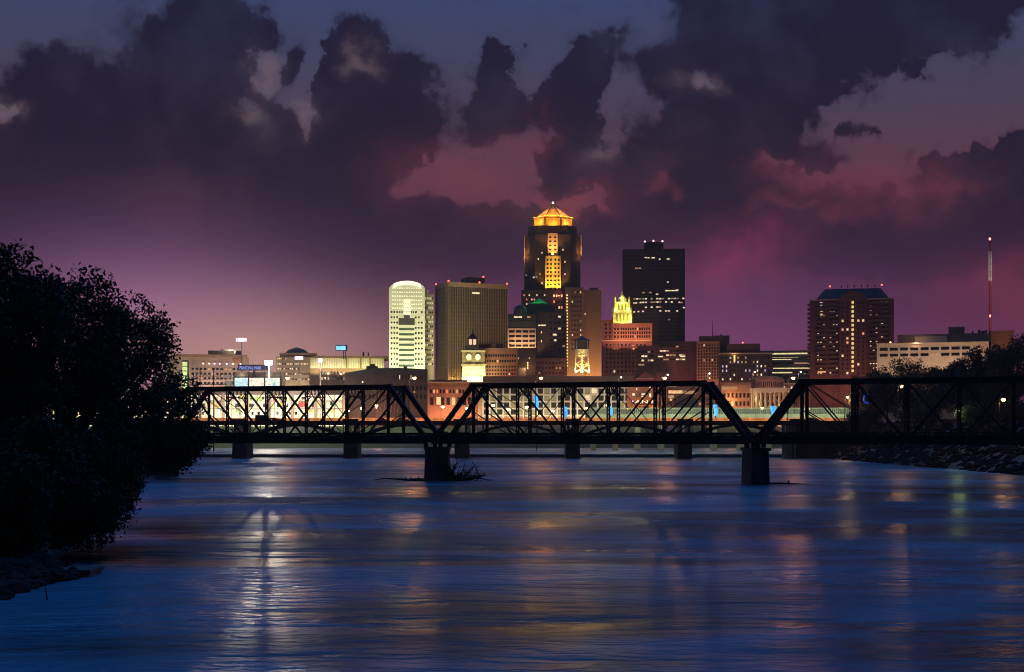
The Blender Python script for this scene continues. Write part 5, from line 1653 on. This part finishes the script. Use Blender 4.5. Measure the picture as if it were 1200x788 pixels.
# ------------------------------------------------------------------ street lamps
def street_lamp(px, py, Yb, zb, P, col, label, group, lens, r=.45, arm=1.6, side=1, ls=1.0):
    zl = Z(py, Yb); x = X(px, Yb)
    e = empty('street_lamp', (x - arm * side, Yb, zb), label, 'street lamp', group)
    lo = tuple(e.location)
    MB().tube([(x - arm * side, Yb, zb), (x - arm * side, Yb, zl - .8), (x - arm * side * .75, Yb, zl + .1), (x - .3 * side, Yb, zl + .45)], [.16, .11, .09, .07], 8).build('pole', dkmet, e, lo)
    hd = MB().box(x - .75, x + .55, Yb - .28, Yb + .28, zl + .35, zl + .6).build('lamp_head', dkmet, e, lo)
    MB().lathe([(.12 * ls, -.28 * ls), (.38 * ls, -.1 * ls), (.42 * ls, .2 * ls), (.2 * ls, .34)], 10, (x, Yb, zl)).build('lens', lens, hd, lo)
    point((x, Yb - .1, zl - r - .25), P, col, r, None)


gL = 'sodium street lamps on the arch bridge'
for i, px in enumerate((337, 485.5, 634, 779, 929.5)):
    lb = ['orange street lamp on the arch bridge before the ballpark grandstand', 'orange street lamp before the dark brown warehouse', 'orange street lamp over the window grid block roof', 'orange street lamp beside the white lamp over the pediment hall',
          'orange street lamp above the inclined end post of the right truss span'][i]
    street_lamp(px, 443.5, YA - 5.6, DZ, 4600, (1, .34, .10), lb, gL, lampo, .5, 1.8, 1, 1.5)
gW = 'white lamps along the far streets'
for px, py, lb in ((728, 442.5, 'pinkish white lamp at the left end of the pediment hall'), (782.5, 439.5, 'brighter white lamp just above the orange lamp by the pediment hall'), (831.5, 438, 'white lamp before the lit brick hotel'),
                   (884.5, 436.5, 'white lamp before the dark brick block'), (938.5, 436, 'white lamp before the parking garage')):
    street_lamp(px, py, 792, G, 3500, (1, .85, .80), lb, gW, lampw, .7, 1.4)
for px, py, Yb, zb, P, c, lens, lb in (
        (1057, 453.5, 330, 12.2, 900, SOD, lampo, 'tall orange street lamp lighting its own pole on the right bank'),
        (1176, 469, 300, 12.0, 600, SOD, lampo, 'rightmost orange street lamp under the dark trees'),
        (993.5, 466, 470, 12.1, 2200, (1, .62, .28), lampo, 'amber street lamp left of the right bank trees'),
        (1123, 482.5, 330, 12.0, 350, (.75, 1, .30), emit('lamp_green', (.7, 1, .35), 14), 'low yellow green lamp on the right bank'),
        (673.5, 453, 786, G, 1200, (1, .75, .55), lampw, 'small peach lamp before the window grid block')):
    street_lamp(px, py, Yb, zb, P, c, lb, 'lamps of the right bank' if px > 900 else gW, lens, .3, 1.0)

for i, px in enumerate((408, 424, 441, 455, 519, 531, 547, 578, 596, 617, 648, 688, 712, 736, 849, 872, 893, 915, 948, 966)):
    street_lamp(px, 482 - (i * 7 % 5) * 1.6, 786, G, 2600, (1, .50, .20) if i % 3 else (1, .72, .45), 'small warm street lamp in the row along the far river road', 'small lamps along the far river road', emit('lamp_small', (1, .55, .22), 20.0), .3, 1.0, 1, 2.2)

SY_ = 455
e = empty('bank_sign', (X(1016, SY_), SY_, 11.8), 'small dark blue lit sign on a post left of the tall right bank street lamp', 'sign')
lo = tuple(e.location)
MB().tube([(X(1016, SY_), SY_ + .2, 11.5), (X(1016, SY_), SY_ + .2, Z(463, SY_))], [.1, .08], 7).build('post', dkmet, e, lo)
mb = MB(); last = None
for i in range(9):
    a = R(60 + 240 * i / 8); q = Vector((X(1016, SY_) + 1.0 * math.cos(a), SY_, Z(467.5, SY_) + 1.5 * math.sin(a)))
    if last: mb.bar(last, q, .3, .45)
    last = q
mb.build('sign_face', emit('deep_blue_sign', (.03, .10, 1), .35), e, lo)

# ------------------------------------------------------------------ vehicles on the arch bridge
tyre = mat('tyre_rubber', (.02, .02, .02), .9)
tail = emit('tail_lamp', (1, .10, .03), 7.0); headl = emit('head_lamp', (1, .85, .6), 6.0)


def vehicle(px, Yv, paint, label, kind='car', back=True, scale=1.0):
    x = X(px, Yv)
    L, Hh = (4.5, 1.45) if kind == 'car' else (5.4, 2.3)
    e = empty('parked_van' if kind == 'van' else 'passing_car', (x, Yv, DZ + .09), label, kind, 'traffic on the arch bridge')
    w = .88 if kind == 'car' else 1.0
    if kind == 'car':
        prof = [(-L / 2, .35), (L / 2, .35), (L / 2, .75), (L / 2 - .25, .88), (L * .18, .95), (L * .05, Hh - .05), (-L * .22, Hh), (-L * .40, .98), (-L / 2 + .05, .9)]
    else:
        prof = [(-L / 2, .4), (L / 2, .4), (L / 2, 1.0), (L * .36, 1.2), (L * .24, Hh - .1), (L * .18, Hh), (-L / 2 + .1, Hh), (-L / 2, Hh - .2)]
    MB().prism(prof, -w, w).build('body', paint, e)
    for sx in (-1, 1):
        for sy in (-1, 1):
            mb = MB().lathe([(.33, -.11), (.33, .11)], 14); mb.v = [(sx * L * .31 + x_, sy * (w - .08) + z_, .33 + y_) for x_, y_, z_ in mb.v]
            mb.build('wheel', tyre, e)
    if kind == 'car':
        gl = [(L * .15, .98), (L * .045, Hh - .12), (-L * .21, Hh - .08), (-L * .36, .98)]
    else:
        gl = [(L * .33, 1.25), (L * .22, Hh - .25), (L * .02, Hh - .25), (L * .02, 1.25)]
    for sy in (-1, 1): MB().prism(list(reversed(gl)), sy * (w + .012) - .01, sy * (w + .012) + .01).build('side_window', glass, e)
    for sy in (-1, 1):
        MB().box(L / 2 - .02, L / 2 + .03, sy * w * .75 - .16, sy * w * .75 + .16, .62, .80).build('headlight', headl, e)
        MB().box(-L / 2 - .04, -L / 2 + .08, sy * w * .80 - .16, sy * w * .80 + .19, .62, .86).build('tail_light', tail, e)
    return e


paint = {c: mat('car_paint_' + c, v, .3, .3, var=.05) for c, v in (('black', (.015, .015, .018)), ('red', (.30, .02, .02)), ('silver', (.4, .4, .42)), ('blue', (.03, .05, .14)))}
vehicle(309, YA - 2.6, paint['black'], 'black van with tail lamps on the bridge below the scoreboard', 'van')
vehicle(322, YA - 2.4, paint['red'], 'red car behind the black van on the arch bridge')
vehicle(472, YA - 2.6, paint['silver'], 'silver car before the dark brown warehouse on the arch bridge')
vehicle(449, YA + 2.6, paint['red'], 'red car left of the silver car on the arch bridge')
vehicle(553, YA - 2.5, paint['silver'], 'silver car under the left hip of the middle truss span')
vehicle(951, YA - 2.6, paint['blue'], 'blue car near the right end of the arch bridge')
for px, Yv in ((306, YA - 2.6), (319, YA - 2.4), (446, YA + 2.6), (469, YA - 2.6)):
    point((X(px, Yv) - 2.2, Yv - .6, DZ + .9), 90, (1, .14, .04), .15)

# ------------------------------------------------------------------ trees
def leaf_mat(name, c, rough=.6):
    m = bpy.data.materials.new(name); m.use_nodes = True
    t = NB(m.node_tree); p = m.node_tree.nodes['Principled BSDF']
    co = t.new('ShaderNodeTexCoord').outputs['Object']
    n = t.noise(co, .7, 4, .6)
    t.put(p.inputs['Base Color'], t.mix(t.rng(n, .3, .7), tuple(v * .55 for v in c) + (1,), tuple(v * 1.35 for v in c) + (1,)))
    p.inputs['Roughness'].default_value = rough
    p.inputs['Specular IOR Level'].default_value = .2
    return m


bark = mat('tree_bark', (.045, .035, .028), .9, var=.3, scale=2.0)
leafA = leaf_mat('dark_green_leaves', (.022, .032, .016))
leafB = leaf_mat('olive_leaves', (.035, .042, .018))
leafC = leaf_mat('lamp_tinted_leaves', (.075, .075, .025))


def leaves_mesh(name, clumps, n, size, m, seed, spread=.38):
    """many small leaf blades gathered in clumps (centre, radius)"""
    g_ = np.random.default_rng(seed)
    C = np.array([c for c, r in clumps]); Rr = np.array([r for c, r in clumps])
    w = Rr ** 2; w = w / w.sum()
    idx = g_.choice(len(clumps), n, p=w)
    u = g_.normal(size=(n, 3)); u /= np.linalg.norm(u, axis=1)[:, None]
    rad = Rr[idx] * np.clip(.86 + g_.normal(size=n) * spread * .5, .1, 1.32)
    P = C[idx] + u * rad[:, None] * np.array([1, 1, .85])
    a = g_.normal(size=(n, 3)); a[:, 2] -= .3; a /= np.linalg.norm(a, axis=1)[:, None]
    c = np.cross(a, g_.normal(size=(n, 3))); c /= np.linalg.norm(c, axis=1)[:, None]
    L = size * g_.uniform(.6, 1.5, n)[:, None]
    Wd = L * .26
    mid = P + a * L * .5
    V = np.stack([P, mid + c * Wd, P + a * L, mid - c * Wd], 1).reshape(-1, 3)
    me = bpy.data.meshes.new(name)
    me.vertices.add(n * 4); me.vertices.foreach_set('co', V.astype(np.float32).ravel())
    me.loops.add(n * 4); me.loops.foreach_set('vertex_index', np.arange(n * 4, dtype=np.int32))
    me.polygons.add(n); me.polygons.foreach_set('loop_start', np.arange(0, n * 4, 4, dtype=np.int32))
    me.materials.append(m); me.update(calc_edges=True)
    return me


def tree(name, label, base, Ht, crown_c, crown_r, n_cl, cl_r, n_leaf, size, m, seed, group=None, lean=(0, 0), cat='tree', low=.0, trunk_r=.35):
    """base point, crown ellipsoid (centre, radii) in coordinates relative to the base"""
    rg = random.Random(seed)
    e = empty(name, base, label, cat, group)
    cl = []
    cx, cy, cz = crown_c; rx, ry, rz = crown_r
    tries = 0
    while len(cl) < n_cl and tries < 9000:
        tries += 1
        u = Vector((rg.gauss(0, 1), rg.gauss(0, 1), rg.gauss(0, 1))).normalized()
        rr = rg.uniform(.35, 1.0) ** .6
        r_ = cl_r * rg.choice((.4, .6, .8, 1.0, 1.3, 1.6))
        q = Vector((cx + u.x * (rx - r_ * .6) * rr, cy + u.y * (ry - r_ * .6) * rr, cz + u.z * (rz - r_ * .6) * rr))
        if q.z < low: continue
        cl.append((tuple(q), r_))
    me = leaves_mesh('crown', cl, n_leaf, size, m, seed)
    o = bpy.data.objects.new('crown', me); COL.objects.link(o); o.parent = e
    mb = MB()
    top = Vector((cx * .7, cy * .7, cz))
    pts = [Vector((0, 0, -.6))]
    for i in range(1, 7):
        u = i / 6
        pts.append(Vector((top.x * u ** 1.4 + rg.uniform(-.15, .15), top.y * u ** 1.4 + rg.uniform(-.15, .15), top.z * u)))
    mb.tube(pts, [trunk_r * (1.25 - .95 * i / 6) for i in range(7)], 9)
    for (q, r_) in cl[: min(len(cl), 34)]:
        q = Vector(q); k_ = rg.randint(2, 5); s0 = pts[k_]
        md = s0.lerp(q, .5) + Vector((rg.uniform(-.4, .4), rg.uniform(-.4, .4), rg.uniform(-.1, .6)))
        r0 = trunk_r * (.55 - .07 * k_)
        mb.tube([s0, md, q], [r0, r0 * .55, r0 * .16], 6)
    mb.build('trunk', bark, e, (0, 0, 0), True)
    return e


def ground_z(x, y): return float(terrain_h(np.array([x]), np.array([y]))[0])


# the big dark mass on the left bank, tree by tree
LT = 'riverside trees on the left bank'


def ltree(px, Y, label, top_py, wpx, bot_py, n_cl, cl_r, n_leaf, size, m, seed, name='riverside_tree', depth=1.0, low=.2, dxb=0.0):
    x = min(X(px, Y) + dxb, float(np.interp(Y, LY, LX)) - 1.5); zb = ground_z(x, Y)
    zt, z0 = Z(top_py, Y), Z(bot_py, Y)
    rx = wpx / 2 * Y / F
    c = (X(px, Y) - x, 0, (zt + z0) / 2 - zb)
    return tree(name, label, (x, Y, max(zb, -.3)), zt - zb, c, (rx, rx * depth, (zt - z0) / 2), n_cl, cl_r, n_leaf, size, m, seed, LT, low=low, trunk_r=.42)


ltree(12, 92, 'tallest dark riverside tree at the left edge of the photo', 268, 160, 520, 90, 1.2, 30000, .30, leafA, 21)
ltree(95, 100, 'dark riverside tree second from the left with a rounded sloping top', 300, 118, 530, 80, 1.05, 15000, .29, leafA, 22)
ltree(152, 108, 'riverside tree with lacy outer leaves in front of the purple sky', 338, 104, 520, 74, .9, 7500, .30, leafB, 23, dxb=-4)
ltree(205, 122, 'low riverside willow whose leaves hang over the left end of the truss bridge', 425, 74, 565, 56, .85, 5600, .28, leafB, 24, depth=1.2, dxb=-5)
ltree(178, 112, 'leaning riverside tree whose right edge meets the ballpark lights', 368, 74, 520, 46, .8, 3600, .28, leafB, 29, depth=1.1, dxb=-4)
for i, (px, Y, tp, w, bp_, lb) in enumerate((
        (40, 84, 480, 150, 640, 'broad dark bush at the foot of the tallest left tree'),
        (105, 92, 500, 120, 625, 'dark bush right of the broad bush by the left waterline'),
        (132, 104, 500, 60, 600, 'small dark bush with branches dipping over the water on the left bank'),
        (200, 124, 488, 84, 556, 'bush under the willow whose tips hang over the water below the truss end'),
        (85, 86, 545, 120, 642, 'dense low bush at the waterline beside the rubble spit'),
        (112, 97, 545, 70, 618, 'low waterline bush between the willow and the rubble spit'),
        (5, 78, 520, 110, 660, 'lowest dark bush at the left edge above the rubble spit'))):
    x = min(X(px, Y), float(np.interp(Y, LY, LX)) - .8)
    zb = ground_z(x, Y)
    rx = w / 2 * Y / F
    tree('riverside_bush', lb, (x, Y, max(zb, -.2)), 5, (X(px, Y) - x, 0, (Z(tp, Y) + Z(bp_, Y)) / 2 - max(zb, -.2)), (rx, rx * .8, (Z(tp, Y) - Z(bp_, Y)) / 2), 46, 1.0, 20000 if px != 205 else 8000, .26, leafA, 40 + i, 'bushes on the left bank', cat='bush', low=-.2, trunk_r=.14)

# rubble spit with its concrete block
stone = mat('rubble_stone', (.03, .024, .023), .9, spec=.1, var=.4, scale=1.2, bump=.5)


def rock_mesh(mb, c, r, rg):
    n0 = len(mb.v)
    bm = bmesh.new()
    bmesh.ops.create_icosphere(bm, subdivisions=1, radius=r)
    sx, sy, sz = rg.uniform(.7, 1.4), rg.uniform(.7, 1.3), rg.uniform(.45, .85)
    an = rg.uniform(0, 6.28); ca, sa = math.cos(an), math.sin(an)
    for v in bm.verts:
        k_ = rg.uniform(.75, 1.15)
        x, y, z = v.co.x * sx * k_, v.co.y * sy * k_, v.co.z * sz * k_
        mb.v.append((c[0] + x * ca - y * sa, c[1] + x * sa + y * ca, c[2] + z))
    for f in bm.faces:
        mb.f.append(tuple(n0 + v.index for v in f.verts)); mb.mi.append(0)
    bm.free()


rg = random.Random(5)
mb = MB()
sp_ = MB()
for i in range(900):
    Y = rg.uniform(62, 84)
    xr = np.interp(Y, [60, 66, 72, 78, 84], [X(-8, 60), X(30, 66), X(88, 72), X(84, 78), X(40, 84)])
    x = xr - abs(rg.gauss(0, 3.2))
    h = max(0.05, min(.55, (xr - x) * .32)) * min(1, (Y - 61) / 4)
    rock_mesh(mb, (x, Y, h - .12 + rg.uniform(-.05, .18)), rg.choice((.12, .2, .3, .5)) * rg.uniform(.8, 1.3), rg)
tag(mb.build('rubble', stone), kind='stuff')
m_ = MB()
xs_, zs_ = [], []
ys_ = np.linspace(61, 86, 12)
for i in range(11):
    y0, y1 = ys_[i], ys_[i + 1]
    e0 = float(np.interp(y0, [60, 66, 72, 78, 84, 90], [X(-8, 60), X(30, 66), X(88, 72), X(84, 78), X(40, 84), X(10, 90)])); e1 = float(np.interp(y1, [60, 66, 72, 78, 84, 90], [X(-8, 60), X(30, 66), X(88, 72), X(84, 78), X(40, 84), X(10, 90)]))
    m_.quad((e0, y0, -.1), (e1, y1, -.1), (e1 - 2.4, y1, .55), (e0 - 2.4, y0, .55))
    m_.quad((e0 - 2.4, y0, .55), (e1 - 2.4, y1, .55), (e1 - 16, y1, 1.3), (e0 - 16, y0, 1.3))
tag(m_.build('rubble_bank', stone), kind='structure')
blk = empty('concrete_block', (X(78, 73), 73.5, 0), 'rust stained concrete block at the tip of the rubble spit by the left bank', 'concrete block')
x0, x1 = X(52, 72), X(103, 72)
mb = MB().box(x0, x1, 72.2, 74.4, -.5, Z(669, 72.2))
mb.build('block', mat('stained_concrete', (.28, .16, .11), .9, var=.4, scale=.9, streak=True), blk, tuple(blk.location))
m_ = MB().box(x0 - .05, x1 + .08, 72.12, 74.5, Z(669, 72.2) - .16, Z(669, 72.2) + .05)
m_.build('coping', conc_d, blk, tuple(blk.location))
mb = MB(); rgx = random.Random(8)
mb.tube([(X(56, 62), 62, -.1), (X(54, 62), 62, .35), (X(53, 62), 62, .6)], [.04, .03, .015], 5)
tag(mb.build('dead_twig', wood), 'thin dead twig poking from the water below the rubble spit', 'twig')

# riprap of the right bank: too many stones to count
rg = random.Random(9)
mb = MB()
for i in range(5200):
    Y = 200 + (rg.random() ** 1.2) * 300
    xr = float(np.interp(Y, RY, RX))
    dd = rg.uniform(-.4, 25)
    x = xr + dd
    rock_mesh(mb, (x, Y, dd * .48 - .05), rg.choice((.25, .4, .6, .9, 1.2)) * rg.uniform(.8, 1.2), rg)
rip = mb.build('riprap', mat('riprap_stone', (.013, .010, .0105), .95, spec=.08, var=.5, scale=.9))
tag(rip, kind='stuff')
# road along the top of the right bank with kerb
m_ = MB()
for i in range(24):
    y0, y1 = 190 + i * 12.5, 190 + (i + 1) * 12.5
    a, c = float(np.interp(y0, RY, RX)) + 27, float(np.interp(y1, RY, RX)) + 27
    m_.quad((a, y0, 12.14), (a + 8, y0, 12.14), (c + 8, y1, 12.14), (c, y1, 12.14))
tag(m_.build('riverside_road', asphalt), kind='structure')
m_ = MB()
for i in range(24):
    y0, y1 = 190 + i * 12.5, 190 + (i + 1) * 12.5
    a, c = float(np.interp(y0, RY, RX)) + 26.4, float(np.interp(y1, RY, RX)) + 26.4
    m_.bar((a, y0, 12.1), (c, y1, 12.1), .4, .5)
rw_ = m_.build('river_wall', conc)
tag(rw_, 'low concrete river wall along the top of the right bank', 'wall')
for Y in (250, 300, 350, 400, 440):
    a = float(np.interp(Y, RY, RX)) + 30
    spot((a + 2, Y, 19), (a - 3.2, Y, 12), 3200, SOD, 90, .3)  # unseen spots added to light the river wall orange

# trees of the right bank
RT = 'trees on the right bank'
spec = [
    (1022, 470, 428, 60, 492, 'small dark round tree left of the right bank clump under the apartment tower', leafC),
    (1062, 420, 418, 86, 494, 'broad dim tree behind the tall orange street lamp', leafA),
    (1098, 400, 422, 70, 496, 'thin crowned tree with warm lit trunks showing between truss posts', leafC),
    (1132, 380, 412, 76, 492, 'bushy tree between the green lamp and the pale office block', leafB),
    (1162, 360, 398, 74, 490, 'dark tree second from the right edge on the right bank', leafA),
    (1192, 340, 382, 90, 496, 'tallest right bank tree touching the right edge of the photo', leafB),
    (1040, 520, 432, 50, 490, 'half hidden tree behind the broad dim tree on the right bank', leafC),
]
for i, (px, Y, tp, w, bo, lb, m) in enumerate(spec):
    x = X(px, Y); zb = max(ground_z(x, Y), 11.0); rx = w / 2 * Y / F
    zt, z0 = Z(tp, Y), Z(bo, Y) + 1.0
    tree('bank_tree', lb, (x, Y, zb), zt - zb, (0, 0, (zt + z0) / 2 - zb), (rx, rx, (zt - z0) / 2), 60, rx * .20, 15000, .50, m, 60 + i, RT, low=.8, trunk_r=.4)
for i, (px, Y, tp, w, lb) in enumerate(((1012, 440, 478, 40, 'dark shrub beside the amber street lamp'), (1075, 360, 480, 50, 'low shrub left of the lit trunks on the right bank'), (1150, 330, 478, 60, 'low shrub right of the green lamp'), (1190, 315, 470, 50, 'dark shrub at the far right under the tallest bank tree'))):
    x = X(px, Y); zb = max(ground_z(x, Y), 11.0); rx = w / 2 * Y / F
    zt = Z(tp, Y)
    tree('bank_shrub', lb, (x, Y, zb), zt - zb, (0, 0, (zt - zb) * .5), (rx, rx, (zt - zb) * .55), 26, rx * .28, 5000, .42, leafB, 80 + i, 'shrubs on the right bank', cat='shrub', low=.1, trunk_r=.12)

# ------------------------------------------------------------------ damp night air over the whole river valley
hm = bpy.data.materials.new('night_haze'); hm.use_nodes = True
hm.node_tree.nodes.clear()
t = NB(hm.node_tree)
pv_ = t.new('ShaderNodeVolumePrincipled')
pv_.inputs['Color'].default_value = (.9, .88, .86, 1)
pv_.inputs['Density'].default_value = 0.00008
pv_.inputs['Anisotropy'].default_value = 0.65
ho = t.new('ShaderNodeOutputMaterial'); hm.node_tree.links.new(pv_.outputs[0], ho.inputs['Volume'])
hz = MB().box(-1400, 1400, -260, 1330, -4.0, 215).build('haze', hm)
hz['kind'] = 'stuff'
SC.cycles.volume_bounces = 0
